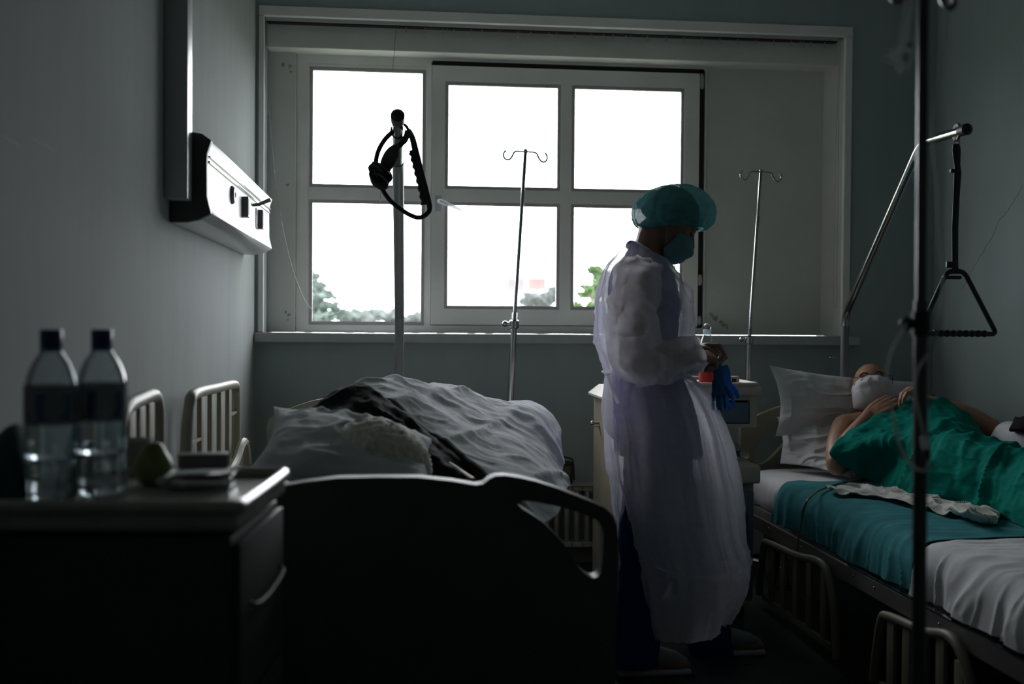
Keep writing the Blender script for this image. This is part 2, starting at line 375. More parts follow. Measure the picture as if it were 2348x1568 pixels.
# ------------------------------------------------------------------ blind track with carriers and cords
yt = YB+.02
tz = P(1270, 70, yt).z
tr = thing('blind_track', 'empty vertical blind track under the top of the window opening', 'blind', ((ox0+ox1)/2, yt+.02, tz))
MB().box((ox0+.004, yt, tz), (ox1-.03, yt+.045, tz+.028)).build('head_rail', 'rail_plastic', tr, bevel=.003)
MB().box((ox0+.01, yt+.006, tz-.006), (ox1-.035, yt+.04, tz-.0005)).build('track_slot', 'dark_gap', tr, smooth=False)  # solid strip coloured as the shaded gap below the rail
hook = None
for px in [929, 972, 1014, 1023, 1039, 1079, 1103, 1143, 1186, 1215, 1256, 1274, 1316, 1355, 1382, 1404, 1434, 1444, 1483, 1525, 1567, 1608, 1649, 1690, 1732, 1773, 1813, 1833, 1840, 1858, 1889]:
    x = XW(px, yt)
    if hook is None:
        hx = x; m_ = MB(); m_.box((x-.0022, yt+.012, tz-.026), (x+.0022, yt+.016, tz-.0065)); m_.box((x-.0035, yt+.010, tz-.032), (x+.0035, yt+.018, tz-.0262))
        hook = m_.build('carrier_clip', 'rail_plastic', tr)
    else:
        c = hook.copy(); col.objects.link(c); c.location = (x-hx, 0, 0)
# looped loose cord on the left, hanging to the sill
cp = [P(607, 48, yt), P(608, 180, yt), P(617, 260, yt+.01), P(632, 420, yt+.02), P(650, 530, yt+.03), P(672, 620, yt+.04), P(700, 690, yt+.05), P(730, 720, yt+.05), P(762, 722, yt+.05), P(800, 700, yt+.05), P(830, 645, yt+.05), P(858, 545, yt+.05), P(876, 420, yt+.04), P(893, 250, yt+.03), P(903, 130, yt+.02), P(909, 56, yt+.02)]
MB().tube(cat_rom(cp, 90), .0013, 5).build('pull_cord', 'painted_steel', tr, label='thin pale cord looping slackly across the left window pane')
# bead chain on the right
ch = []
c1 = cat_rom([P(1925, 88, yt+.01), P(1918, 300, yt+.01), P(1915, 500, yt+.01), P(1911, 680, yt+.01), P(1914, 703, yt+.01), P(1919, 690, yt+.01), P(1919, 600, yt+.01), P(1922, 400, yt+.01), P(1923, 250, yt+.01), P(1928, 88, yt+.01)], 900)
m_ = MB(); last = None
for q in c1:
    q = Vector(q)
    if last is None or (q-last).length > .0058: m_.ball(q, .0023, nu=6, nv=4); last = q
m_.tube([Vector(q) for q in c1[::6]], .0006, 4)
m_.build('bead_chain', 'rail_plastic', tr, label='long loop of pale bead chain down the right reveal')['kind'] = 'stuff'
# peeling stains on the recess paint
def blotch(name, pts, y, label=None, parent=win, seed=1):
    m_ = MB(); rnd = random.Random(seed)
    for (px, py, r) in pts:
        c = P(px, py, y); n = 9
        m_.prism([(c.x+r*math.cos(a)*(rnd.uniform(.5, 1.3)), y, c.z+r*math.sin(a)*rnd.uniform(.5, 1.3)) for a in [2*math.pi*k/n for k in range(n)]], (0, -.0006, 0))
    return m_.build(name, 'stain', parent, smooth=False)
blotch('peeling_patch', [(1632, 722, .012), (1640, 730, .014), (1652, 738, .010), (1660, 745, .014), (1668, 750, .008), (1645, 724, .006)], YR-.0004, seed=4)
blotch('peeling_patch', [(655, 715, .008), (662, 722, .010), (660, 733, .006), (650, 148, .010), (664, 152, .012), (667, 165, .007), (660, 424, .008)], YR-.0358, seed=7)
tag(MB().tube([PX(600, 662, XL+.001), PX(603, 664, XL+.02), PX(612, 664, XL+.03), PX(612, 672, XL+.032), PX(616, 676, XL+.034)], .003, 6).build('wall_hook', 'clear_plastic_white'), 'small clear plastic hook on the left wall beside the window', 'hook')
# crack in the right wall paint
ck = cat_rom([PX(2345, 425, XR), PX(2320, 470, XR), PX(2290, 510, XR), PX(2272, 550, XR), PX(2235, 610, XR), PX(2205, 665, XR)], 40)
rnd = random.Random(3)
MB().tube([Vector(q)+Vector((0, rnd.uniform(-.004, .004), rnd.uniform(-.004, .004))) for q in ck], .0009, 4).build('trim_7', 'dark_gap')['kind'] = 'structure'
# thin scratches on the near left wall
sc = MB()
for a, b in (((0, 305), (45, 335)), ((72, 316), (126, 346))):
    sc.tube([PX(*a, XL), PX(*b, XL)], .0007, 4)
sc.build('trim_8', 'frame_paint')['kind'] = 'structure'
# ------------------------------------------------------------------ outdoors
mat('lawn', (.10, .12, .08), .9, var=.3, vscale=.3)
mat('far_leaves_hazy', (.105, .118, .112), .9, var=.1, vscale=2, translucent=.3)  # distance haze put into the pale grey-green colour
mat('pine_needles', (.085, .11, .095), .9, var=.2, vscale=2, translucent=.3)
mat('bright_leaves', (.065, .115, .04), .8, var=.45, vscale=3, translucent=.45)
mat('bark', (.12, .10, .08), .9)
mat('far_render_white', (.86, .86, .84), .9, var=.03)
mat('sign_red', (.11, .075, .072), .8, var=.12, vscale=.4)
mat('sign_grey', (.095, .085, .09), .8, var=.12, vscale=.4)
GZ = -9.0
g = MB().box((-260, 6.5, GZ-1), (330, 420, GZ)).build('ground', 'lawn', smooth=False); g['kind'] = 'structure'
def leaves(mb, c, rad, n, size, rnd):
    for _ in range(n):
        d = Vector((rnd.gauss(0, 1), rnd.gauss(0, 1), rnd.gauss(0, 1))).normalized()*(rnd.random()**.4)
        p = Vector(c)+Vector((d.x*rad[0], d.y*rad[1], d.z*rad[2]))
        a = Vector((rnd.gauss(0, 1), rnd.gauss(0, 1), rnd.gauss(0, 1))).normalized(); b = a.orthogonal().normalized(); s = size*rnd.uniform(.6, 1.3)
        mb.add([p-a*s, p+b*s*.5, p+a*s, p-b*s*.5], [(0, 1, 2, 3)])
def tree(name, label, px, pytop, Y, clumps, leaf, mm, seed, size=.16, n=260):
    rnd = random.Random(seed); top = P(px, pytop, Y); base = Vector((top.x, Y, GZ))
    t = thing(name, label, 'tree', base, None)
    k = Y/FPX
    MB().tube([base, base.lerp(top, .5)+Vector((.1, 0, 0)), top-Vector((0, 0, .3))], [.03*Y/5, .02*Y/5, .004*Y], 7).build('trunk', 'bark', t)
    lv = MB(); br = MB()
    for (cx, cy, rx, rz) in clumps:
        c = P(cx, cy, Y+rnd.uniform(-.5, .5)*rx*k); leaves(lv, c, (rx*k, rx*k, rz*k), n, size, rnd)
        for _q in range(5):
            a_ = rnd.uniform(0, 6.28); leaves(lv, c+Vector((rx*k*1.1*math.cos(a_), rnd.uniform(-1, 1)*rx*k*.5, rz*k*1.1*math.sin(a_))), (rx*k*.35, rx*k*.3, rz*k*.3), n//8, size, rnd)
        br.tube([Vector((top.x, Y, c.z-rz*k*1.5)), c], [.012*Y/5, .003*Y/5], 5)
    br.build('branch', 'bark', t); lv.build('foliage', mm, t, smooth=False, kind='stuff')
# pine at the left pane
tree('pine_tree', 'hazy conifer with layered boughs at the lower left corner of the window', 705, 600, 26,
     [(715, 632, 12, 8), (722, 655, 18, 7), (728, 678, 38, 9), (745, 672, 12, 4), (722, 702, 30, 8), (752, 700, 22, 6), (735, 724, 60, 14), (780, 716, 16, 7), (700, 690, 40, 30)], None, 'pine_needles', 5, .075, 330)
tree('leafy_tree', 'fresh green leafy tree beside the nurse in the lower right pane', 1362, 610, 16,
     [(1362, 620, 16, 8), (1376, 640, 22, 14), (1355, 662, 20, 10), (1380, 672, 24, 16), (1338, 676, 12, 6), (1366, 700, 22, 14), (1395, 655, 18, 24), (1322, 705, 10, 10), (1400, 700, 30, 20)], None, 'bright_leaves', 9, .042, 210)
tree('leafy_tree', 'green tree glimpsed between the nurse\'s chest and the casement edge', 1540, 590, 18,
     [(1530, 612, 22, 12), (1548, 640, 20, 22), (1535, 680, 30, 30), (1560, 700, 20, 30), (1515, 640, 16, 20)], None, 'bright_leaves', 12, .048, 210)
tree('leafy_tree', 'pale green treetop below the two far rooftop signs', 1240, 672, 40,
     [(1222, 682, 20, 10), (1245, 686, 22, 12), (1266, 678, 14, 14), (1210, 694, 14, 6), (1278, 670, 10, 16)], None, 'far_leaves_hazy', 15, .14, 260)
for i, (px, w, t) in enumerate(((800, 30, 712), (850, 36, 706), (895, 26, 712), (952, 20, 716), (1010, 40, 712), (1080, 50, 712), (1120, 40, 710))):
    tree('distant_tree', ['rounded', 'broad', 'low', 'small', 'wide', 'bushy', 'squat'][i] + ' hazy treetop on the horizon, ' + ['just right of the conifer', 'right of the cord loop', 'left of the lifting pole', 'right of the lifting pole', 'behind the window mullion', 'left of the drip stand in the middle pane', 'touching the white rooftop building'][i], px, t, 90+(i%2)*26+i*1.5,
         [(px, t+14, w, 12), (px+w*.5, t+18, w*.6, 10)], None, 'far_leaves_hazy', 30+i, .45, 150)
b = thing('rooftop_building', 'pale distant building carrying two blurred coloured sign boxes', 'building', P(1212, 700, 160)-Vector((0, 0, P(1212, 700, 160).z-GZ)))
YQ = 160
def bb(x0, y0, x1, y1, nm, mm, d=6, par=b, yo=0):
    a = P(x0, y1, YQ); c = P(x1, y0, YQ); return MB().box((a.x, YQ+yo, a.z), (c.x, YQ+yo+d, c.z)).build(nm, mm, par, smooth=False)
a = P(1165, 668, YQ); c = P(1262, 668, YQ)
MB().box((a.x, YQ, GZ), (c.x, YQ+14, a.z)).build('wall', 'far_render_white', b, smooth=False)
for q in range(5): bb(1172+q*18, 676, 1180+q*18, 684, 'window', 'sign_grey', .1, yo=-.12)
bb(1168, 635, 1208, 665, 'sign_box', 'sign_grey', 2, yo=2); bb(1217, 635, 1257, 664, 'sign_box', 'sign_red', 2, yo=2)
bb(1186, 664, 1190, 668.4, 'sign_post', 'sign_grey', .5, yo=2.6); bb(1236, 663, 1240, 668.4, 'sign_post', 'sign_grey', .5, yo=2.6)
# ------------------------------------------------------------------ furniture materials
mat('bed_plastic_shaded', (.075, .078, .07), .5, var=.08, spec=.35)  # near board: shade on its unlit face put into the colour
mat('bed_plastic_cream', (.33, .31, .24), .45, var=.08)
mat('bed_plastic_cream_dim', (.19, .18, .13), .5, var=.08)  # cream bed plastic with dimmer light put into the colour
mat('bed_frame_steel', (.16, .155, .14), .4, .3, var=.1)
mat('cabinet_beige', (.34, .30, .22), .55, var=.06)
mat('cabinet_cream', (.44, .41, .33), .45, var=.05)
mat('cabinet_blue', (.10, .14, .19), .5, var=.06)
mat('night_top', (.34, .33, .30), .22, var=.08)
mat('night_body', (.05, .055, .05), .55, var=.1, spec=.3)
mat('rubber_wheel', (.03, .03, .03), .6)
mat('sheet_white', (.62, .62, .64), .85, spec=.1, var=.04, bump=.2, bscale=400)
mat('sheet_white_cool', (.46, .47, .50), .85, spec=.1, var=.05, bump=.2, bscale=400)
mat('radiator_paint', (.40, .38, .34), .4, var=.06)
mat('unit_aluminium', (.52, .52, .53), .32, .2, var=.03)
mat('unit_end_cap', (.05, .05, .05), .45, var=.1)
mat('duct_grey', (.42, .43, .43), .3, .1, var=.04)
mat('socket_grey', (.18, .17, .18), .4, var=.08)
def board_mesh(outer, holes, y0, th):
    bm = bmesh.new(); edges = []
    for loop in [outer]+holes:
        vs = [bm.verts.new((x, y0, z)) for x, z in loop]
        edges += [bm.edges.new((vs[i], vs[(i+1) % len(vs)])) for i in range(len(vs))]
    bmesh.ops.triangle_fill(bm, edges=edges, use_beauty=True, use_dissolve=False)
    r = bmesh.ops.extrude_face_region(bm, geom=list(bm.faces)); bmesh.ops.translate(bm, vec=(0, th, 0), verts=[g for g in r['geom'] if isinstance(g, bmesh.types.BMVert)])
    bm.verts.index_update(); mb = MB(); mb.v = [tuple(v.co) for v in bm.verts]; mb.f = [tuple(v.index for v in f.verts) for f in bm.faces]; bm.free(); return mb
def smooth_loop(pts, n): return [tuple(q) for q in cat_rom(pts, n, True)]
BY = 2.2; xc = -.04
def bp(px, py): p = P(px, py, BY); return (p.x, p.z)
rim = [bp(*q) for q in ((1037, 1100), (1090, 1109), (1107, 1106), (1120, 1095), (1135, 1088), (1155, 1087), (1190, 1092), (1228, 1101), (1275, 1116), (1323, 1135), (1360, 1150), (1385, 1162), (1402, 1178), (1411, 1200), (1414, 1240), (1412, 1350), (1408, 1480))]
zt = P(894, 1091, BY).z
outer = [(xc, zt)] + [(xc+.08, zt-.001)] + rim + [(rim[-1][0], .36), (rim[-1][0]-.03, .33)]
outer = outer + [(2*xc-x, z) for x, z in reversed(outer[1:])]
hole = [bp(*q) for q in ((1185, 1149), (1200, 1145), (1235, 1149), (1299, 1163), (1347, 1180), (1370, 1194), (1379, 1212), (1379, 1250), (1376, 1297), (1371, 1313), (1358, 1320), (1343, 1314), (1323, 1295), (1294, 1249), (1251, 1201), (1215, 1175), (1192, 1160))]
hole = smooth_loop(hole, 48)
holeL = [(2*xc-x, z) for x, z in hole]
XB0, XB1 = 2*xc-rim[-4][0], rim[-4][0]                     # board ends
def caster(mb, x, y, z0=0):
    mb.lathe([(.028, -.012), (.034, -.008), (.034, .008), (.028, .012)], (x, y, z0+.034), 16, 'x')
def hospital_bed(label, x0, x1, y0, y1, zf, group, lowered):
    """bed with frame, side beams, castors; boards are added by the caller"""
    xm = (x0+x1)/2
    t = thing('hospital_bed', label, 'bed', (xm, (y0+y1)/2, 0), group)
    m = MB()
    for x in (x0, x1-.03): m.box((x, y0+.03, zf-.06), (x+.03, y1-.03, zf))
    m.build('side_beam', 'bed_frame_steel', t, bevel=.004)
    m = MB()
    for k in range(7):
        y = y0+.12+k*(y1-y0-.24)/6; m.box((x0+.03, y-.02, zf-.045), (x1-.03, y+.02, zf-.012))
    m.build('cross_member', 'bed_frame_steel', t)
    m = MB(); m.box((x0+.02, y0+.05, zf-.009), (x1-.02, y1-.05, zf+.006)); m.build('mattress_base', 'bed_frame_steel', t)
    for sx in (x0+.08, x1-.08):
        for sy in (y0+.16, y1-.16):
            m = MB(); m.box((sx-.025, sy-.03, .075), (sx+.025, sy+.03, zf-.06)); m.tube([(sx, sy, .075), (sx, sy, .06)], .012, 8); m.box((sx-.022, sy-.012, .05), (sx-.014, sy+.012, .075)); m.box((sx+.014, sy-.012, .05), (sx+.022, sy+.012, .075))
            lg = m.build('leg', 'bed_frame_steel', t)
            w = MB(); caster(w, sx, sy); w.build('castor_wheel', 'rubber_wheel', lg)
    return t
# ---- left bed
bedL = hospital_bed('hospital bed under the grey blanket, its shaded near board filling the foreground', XB0+.03, XB1-.03, BY+.03, 4.42, .46, None, False)
board_mesh(outer, [hole, holeL], BY-.02, .045).build('bed_board', 'bed_plastic_shaded', bedL, bevel=.010, seg=3, label='broad shaded near board with a long slanted grip hole')
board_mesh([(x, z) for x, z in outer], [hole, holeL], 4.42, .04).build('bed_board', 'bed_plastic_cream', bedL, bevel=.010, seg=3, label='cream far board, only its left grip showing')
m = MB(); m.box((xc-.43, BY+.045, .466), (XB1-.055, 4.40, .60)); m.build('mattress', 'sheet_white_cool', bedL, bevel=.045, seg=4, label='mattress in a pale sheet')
def side_rail(t, x, ya, yb, z0, zA, zB, mm, nsl=4, slope=0, rad=.016):
    """upright rail in a Y-Z plane: rounded outer bow, slats, short ties"""
    rl = None
    pts = [(x, ya-.04, z0), (x, ya-.01, z0+(zA-z0)*.6), (x, ya+.03, zA-.03), (x, ya+.09, zA), (x, (ya+yb)/2, (zA+zB)/2+.003), (x, yb-.05, zB), (x, yb-.012, zB-.025), (x, yb, zB-.07), (x, yb, z0)]
    m = MB(); m.tube(cat_rom(pts, 46), rad, 10, flat=1); m.box((x-.012, ya-.02, z0-.03), (x+.012, yb, z0))
    rl = m.build('side_rail', mm, t)
    for k in range(nsl):
        u = (k+1)/(nsl+1); y = ya+.03+(yb-ya-.03)*u; zt_ = zA+(zB-zA)*u-.01
        MB().box((x-.007, y-.026, z0-.005), (x+.007, y+.026, zt_)).build('slat', mm, rl, bevel=.004)
    zm = z0+(zA-z0)*.5
    m = MB(); m.box((x-.006, ya+.0, zm), (x+.006, ya+.03+(yb-ya-.03)/(nsl+1)-.026, zm+.008)); m.build('tie_bar', mm, rl); m = MB(); m.box((x-.006, ya+.03+(yb-ya-.03)*nsl/(nsl+1)+.026, zm+.02), (x+.006, yb-.01, zm+.028))
    m.build('tie_bar', mm, rl)
    return rl
XS = -.555
yA0 = PX(425, 905, XS).y; yA1 = PX(541, 900, XS).y
side_rail(bedL, XS, yA0+.03, yA1, PX(480, 1052, XS).z-.06, PX(448, 903, XS).z, PX(530, 884, XS).z, 'bed_plastic_cream', 4)
yB1 = PX(362, 950, XS).y
side_rail(bedL, XS, yB1-.38, yB1, .62, PX(300, 921, XS).z-.01, PX(350, 907, XS).z, 'bed_plastic_cream', 3)
c = PX(530, 1042, XS)
m = MB(); m.tube(cat_rom([(XS+.02, c.y-.25, c.z-.05), (XS+.03, c.y-.1, c.z-.01), (XS+.035, c.y, c.z+.035), (XS+.04, c.y+.05, c.z+.03), (XS+.045, c.y+.07, c.z-.04)], 20), .014, 8); m.box((XS+.0, c.y-.2, c.z-.08), (XS+.03, c.y+.06, c.z-.045))
m.build('rail_bracket', 'bed_plastic_cream', bedL)
# ---- right bed
RX0, RX1, RY0, RY1 = 1.50, 2.44, 2.02, 4.60
zrail = .33
bedR = hospital_bed('hospital bed along the right wall with a lying patient and lowered side rails', RX0, RX1, RY0, RY1+.02, zrail+.015, None, True)
rxm = (RX0+RX1)/2
# arched head board
o2 = []
for k in range(25):
    u = k/24; x = RX0-.01+(RX1-RX0+.02)*u; o2.append((x, .60+.205*math.sin(math.pi*min(1, max(0, .1+u*.8)))**.8))
o2 = [(RX0-.01, .36)]+o2+[(RX1+.01, .36)]
h2 = smooth_loop([(RX0+.05, .55), (RX0+.10, .62), (RX0+.20, .685), (RX0+.32, .71), (RX0+.33, .69), (RX0+.22, .62), (RX0+.12, .52), (RX0+.06, .50)], 40)
board_mesh(o2, [h2, [(2*rxm-x, z) for x, z in h2]], RY1+.02, .035).build('bed_board', 'bed_plastic_cream_dim', bedR, bevel=.008, seg=2, label='arched cream head board behind the pillow')
board_mesh([(x, z) for x, z in o2], [h2, [(2*rxm-x, z) for x, z in h2]], RY0-.03, .035).build('bed_board', 'bed_plastic_cream_dim', bedR, bevel=.008, seg=2)
# stepped metal edge strip along the near side, with rivets
m = MB(); m.box((RX0-.062, RY0+.05, zrail-.045), (RX0-.051, RY1-.02, zrail+.010)); m.box((RX0-.0505, RY0+.05, zrail-.045), (RX0-.0005, RY1-.02, zrail-.038))
m.build('edge_strip', 'bed_frame_steel', bedR, bevel=.002, seg=1)
m = MB(); m.box((RX0-.063, 2.1, zrail+.0105), (RX0-.050, 3.35, zrail+.014)); m.build('bright_edge', 'chrome', bedR, label='bright chromed top edge of the side strip')
for y in (2.35, 2.75, 3.15, 3.3, 3.75, 4.1): MB().ball((RX0-.0625, y, zrail-.012), .004, nu=8, nv=5).build('rivet', 'chrome', bedR)
for (pa, pb) in (((1752, 1240), (1915, 1330)), ((2022, 1405), (2235, 1520))):
    x = RX0-.082
    a, b_ = PX(*pa, x), PX(*pb, x)
    pts = [(x, a.y+.05, .05), (x, a.y+.03, a.z-.12), (x, a.y, a.z-.02), (x, a.y-.05, a.z+.002), (x, (a.y+b_.y)/2, (a.z+b_.z)/2+.012), (x, b_.y+.12, b_.z+.03), (x, b_.y+.04, b_.z-.02), (x, b_.y, b_.z-.12), (x, b_.y-.02, .03)]
    rl = MB().tube(cat_rom(pts, 50), .014, 10).build('side_rail', 'bed_plastic_cream_dim', bedR, label='side rail folded down below the mattress')
    for k in range(5):
        u = (k+.7)/5.4; y = a.y+(b_.y-a.y)*u
        zc_ = np.interp(y-.022, [q[1] for q in reversed(cat_rom(pts, 50))], [q[2] for q in reversed(cat_rom(pts, 50))])
        MB().box((x-.006, y-.022, .05), (x+.006, y+.022, float(zc_)-.004)).build('slat', 'bed_plastic_cream_dim', rl, bevel=.003)
    MB().box((x-.007, b_.y+.02, .045), (x+.007, a.y, .065)).build('bottom_bar', 'bed_plastic_cream_dim', rl)
    MB().box((x+.0, (a.y+b_.y)/2-.02, .1), (RX0+.004, (a.y+b_.y)/2+.02, .13)).build('hinge_arm', 'bed_frame_steel', rl)
# mattress with fitted sheet: rounded, a little sagging
mz = .485
def mattress():
    A = []
    prof = [(RX0+.015, zrail+.02), (RX0+.0, zrail+.05), (RX0-.002, mz-.05), (RX0+.018, mz-.014), (RX0+.06, mz), (RX0+.2, mz+.004), (rxm, mz+.004), (RX1-.2, mz+.004), (RX1-.06, mz), (RX1-.015, mz-.02), (RX1-.002, mz-.06), (RX1-.01, zrail+.02)]
    ys = np.linspace(RY0+.03, RY1-.01, 180)
    pr = np.array(cat_rom([(p[0], 0, p[1]) for p in prof], 110))
    for y in ys:
        e = min(1, (RY1-.01-y)/.05, (y-RY0-.03)/.05); e = math.sqrt(max(0, 1-(1-max(e, 0))**2)); q = pr.copy(); q[:, 1] = y; q[:, 2] = zrail+.02+(q[:, 2]-zrail-.02)*(.35+.65*e); A.append(q)
    A = np.array(A); n = nrm(A); n *= np.sign((n[90, 55, 2]) or 1)
    s = np.clip((RX0+.08-A[..., 0])/.08, 0, 1)
    d = .010*ridge(np.stack([A[..., 1]*9, A[..., 2]*3, A[..., 0]*2], -1), 5)*s*.8+.0025*fbm(A*np.array([8, 5, 8]), 9)
    return A+n*d[..., None]
MB().grid(mattress()).build('mattress', 'sheet_white', bedR, label='mattress in a creased white sheet')
# ------------------------------------------------------------------ bedside cabinet behind the nurse
x0, x1 = .80, 1.335; y0, y1 = 3.95, 4.42
cab = thing('bedside_cabinet', 'beige and blue bedside cabinet behind the nurse, with tray top and open middle', 'cabinet', ((x0+x1)/2, (y0+y1)/2, 0))
pt = lambda px, py, y=y0: P(px, py, y)
ztop_l = pt(1390, 897).z; zt2 = pt(1680, 877).z
m = MB(); m.prism([(x0, y0+.02, .07), (x0+.022, y0+.02, .07), (x0+.022, y0+.02, ztop_l-.043), (x0, y0+.02, ztop_l-.043)], (0, y1-y0-.02, 0)); m.build('side_panel', 'cabinet_beige', cab, smooth=False, bevel=.002)
zl_ = ztop_l; m = MB(); m.prism([(x0-.022, y0-.01, zl_-.042), (x0-.022, y0-.01, zl_-.034), (x0+.022, y0-.01, zl_), (x0+.25, y0-.01, zl_), (x0+.25, y0-.01, zl_-.042)], (0, y1-y0+.02, 0)); m.build('top_edge', 'cabinet_cream', cab, smooth=False)
a = pt(1600, 910); b_ = pt(1734, 875)
# tray top with rounded raised lip
za_, zb_ = pt(1700, 908).z, pt(1700, 878).z
tray = MB(); tray.box((x0+.251, y0-.03, za_), (x1+.012, y1+.01, zb_-.012)); tray.build('tray_top', 'cabinet_cream', cab, bevel=.012, seg=3)
lip = MB(); zl = zb_-.006
lip.tube(cat_rom([(x0+.265, y0-.018, zl), (x1-.05, y0-.018, zl), (x1-.01, y0+.0, zl+.0), (x1, y0+.05, zl), (x1, y1-.05, zl), (x1-.03, y1, zl), (x0+.265, y1, zl)], 60), .009, 8); lip.build('tray_lip', 'cabinet_cream', cab)
zd0, zd1 = pt(1690, 980).z, pt(1690, 915).z
fr = MB(); fr.plate(x0+.03, x1, zd0, za_-.001, y0, y0+.03, [(x0+.06, x1-.028, zd0+.014, zd1-.004)]); fr.box((x0+.03, y0+.03, zd0), (x1, y1, zd0+.012)); fr.box((x1-.014, y0+.03, zd0+.012), (x1, y1, za_-.001)); fr.box((x0+.03, y1-.012, zd0+.012), (x1-.014, y1, za_-.001))
fr.build('drawer_case', 'cabinet_cream', cab, smooth=False)
dr = MB().box((x0+.064, y0-.006, zd0+.018), (x1-.032, y0+.02, zd1-.012)).build('drawer', 'cabinet_blue', cab, bevel=.003)
MB().box((x0+.2, y0-.016, zd1-.028), (x0+.33, y0-.006, zd1-.018)).build('handle', 'unit_end_cap', dr)
zs1 = pt(1690, 1066).z; zs0 = pt(1690, 1108).z
m = MB(); m.box((x1-.085, y1-.06, zs1-.01), (x1-.055, y1-.03, zd0)); m.build('post', 'cabinet_beige', cab)
m = MB(); m.box((x0+.023, y0-.02, zs0), (x1+.012, y1, zs1)); m.build('shelf', 'cabinet_cream', cab, bevel=.012, seg=3)
m = MB(); m.box((x0+.023, y0+.02, .07), (x1-.004, y1-.004, zs0-.001)); body = m.build('body', 'cabinet_beige', cab, smooth=False)
zdoor = pt(1700, 1128).z
dd = MB().box((x0+.03, y0-.0, .085), (x1-.008, y0+.018, zdoor)).build('door', 'cabinet_blue', cab, bevel=.003)
MB().tube([(x1-.04, y0-.004, zdoor-.07), (x1-.04, y0-.022, zdoor-.08), (x1-.04, y0-.022, zdoor-.16), (x1-.04, y0-.004, zdoor-.17)], .004, 6).build('handle', 'unit_end_cap', dd)
for sx in (x0+.04, x1-.04):
    for sy in (y0+.05, y1-.05):
        m = MB(); m.tube([(sx, sy, .07), (sx, sy, .045)], .008, 8); m.lathe([(.02, -.01), (.025, -.006), (.025, .006), (.02, .01)], (sx, sy, .0255), 14, 'x'); m.build('castor', 'rubber_wheel', cab)
k = P(1358, 970, 4.3)
m = MB(); m.tube([(x0-.0005, 4.3, k.z), (x0-.022, 4.3, k.z)], .006, 8); m.ball((x0-.026, 4.3, k.z), .010, nu=10, nv=7); m.box((x0-.03, 4.294, k.z-.016), (x0-.0005, 4.306, k.z-.011)); m.build('towel_knob', 'chrome', cab)
# plastic bag on the shelf
cbag = P(1685, 1040, y0+.12)
A = []
for i in range(14):
    th = math.pi/2*i/13
    A.append([(cbag.x-.04+(.105*math.cos(th)*(1+.12*math.sin(5*ph+i)))*math.cos(ph), y0+.17+(.09*math.cos(th)*(1+.1*math.sin(4*ph+2*i)))*math.sin(ph), zs1+.002+.072*math.sin(th)+.006*math.sin(7*ph+i)*math.cos(th)*math.sin(th)) for ph in [2*math.pi*k/28 for k in range(28)]])
glassy('thin_bag_plastic', (.80, .84, .84), .16, .25)
bg_ = tag(MB().grid(np.array(A), closed_v=True).build('plastic_bag', 'thin_bag_plastic'), 'crumpled clear plastic bag on the open shelf of the beige cabinet', 'bag')
mat('navy_label', (.03, .045, .09), .5)
m = MB(); 
m.box((cbag.x-.09, y0+.072, zs1+.022), (cbag.x+.005, y0+.074, zs1+.046)); m.build('printed_strip', 'navy_label', bg_)
# ------------------------------------------------------------------ radiator
rd = thing('radiator', 'pale column radiator low under the window, behind the bed end', 'radiator', (.55, 4.9, 0))
sec0 = None; zr1 = P(1330, 1112, 4.88).z
for k in range(22):
    x = .06+k*.047
    if sec0 is None:
        m = MB(); m.tube([(x, 4.90, .10), (x, 4.90, zr1-.012)], .015, 10, flat=.7, ref=(1, 0, 0)); m.tube([(x, 4.955, .10), (x, 4.955, zr1-.012)], .012, 8); m.box((x-.0225, 4.885, zr1-.03), (x+.0225, 4.965, zr1-.006)); m.box((x-.0225, 4.885, .09), (x+.0225, 4.965, .115))
        sec0 = m.build('radiator_section', 'radiator_paint', rd, bevel=.003, seg=1); sx0 = x
    else:
        c = sec0.copy(); col.objects.link(c); c.location = (x-sx0, 0, 0)
MB().box((.03, 4.88, zr1-.005), (1.08, 4.97, zr1)).build('top_grille', 'radiator_paint', rd)
MB().tube([(.1, 4.92, 0.0), (.1, 4.92, .09)], .01, 8).build('pipe', 'radiator_paint', rd)
MB().tube([(1.0, 4.92, 0.0), (1.0, 4.92, .09)], .01, 8).build('pipe', 'radiator_paint', rd)
mat('pouch_dark', (.03, .025, .02), .6, var=.3, vscale=30); mat('pouch_band', (.16, .14, .09), .6, var=.3, vscale=50)
pc = P(1297, 1108, 4.92)
m = MB(); m.box((pc.x-.045, 4.89, zr1+.001), (pc.x+.03, 4.95, zr1+.105)); pz = m.build('pouch', 'pouch_dark', bevel=.012, seg=3)
tag(pz, 'small dark pouch standing on the radiator by the blanket edge', 'pouch')
MB().box((pc.x-.035, 4.8885, zr1+.045), (pc.x+.018, 4.8898, zr1+.085)).build('patch', 'pouch_band', pz)
MB().tube(cat_rom([(pc.x-.04, 4.92, zr1+.104), (pc.x-.01, 4.92, zr1+.122), (pc.x+.02, 4.92, zr1+.116), (pc.x+.034, 4.92, zr1+.100), (pc.x+.036, 4.90, zr1+.02)], 16), .004, 6).build('strap', 'pouch_dark', pz)
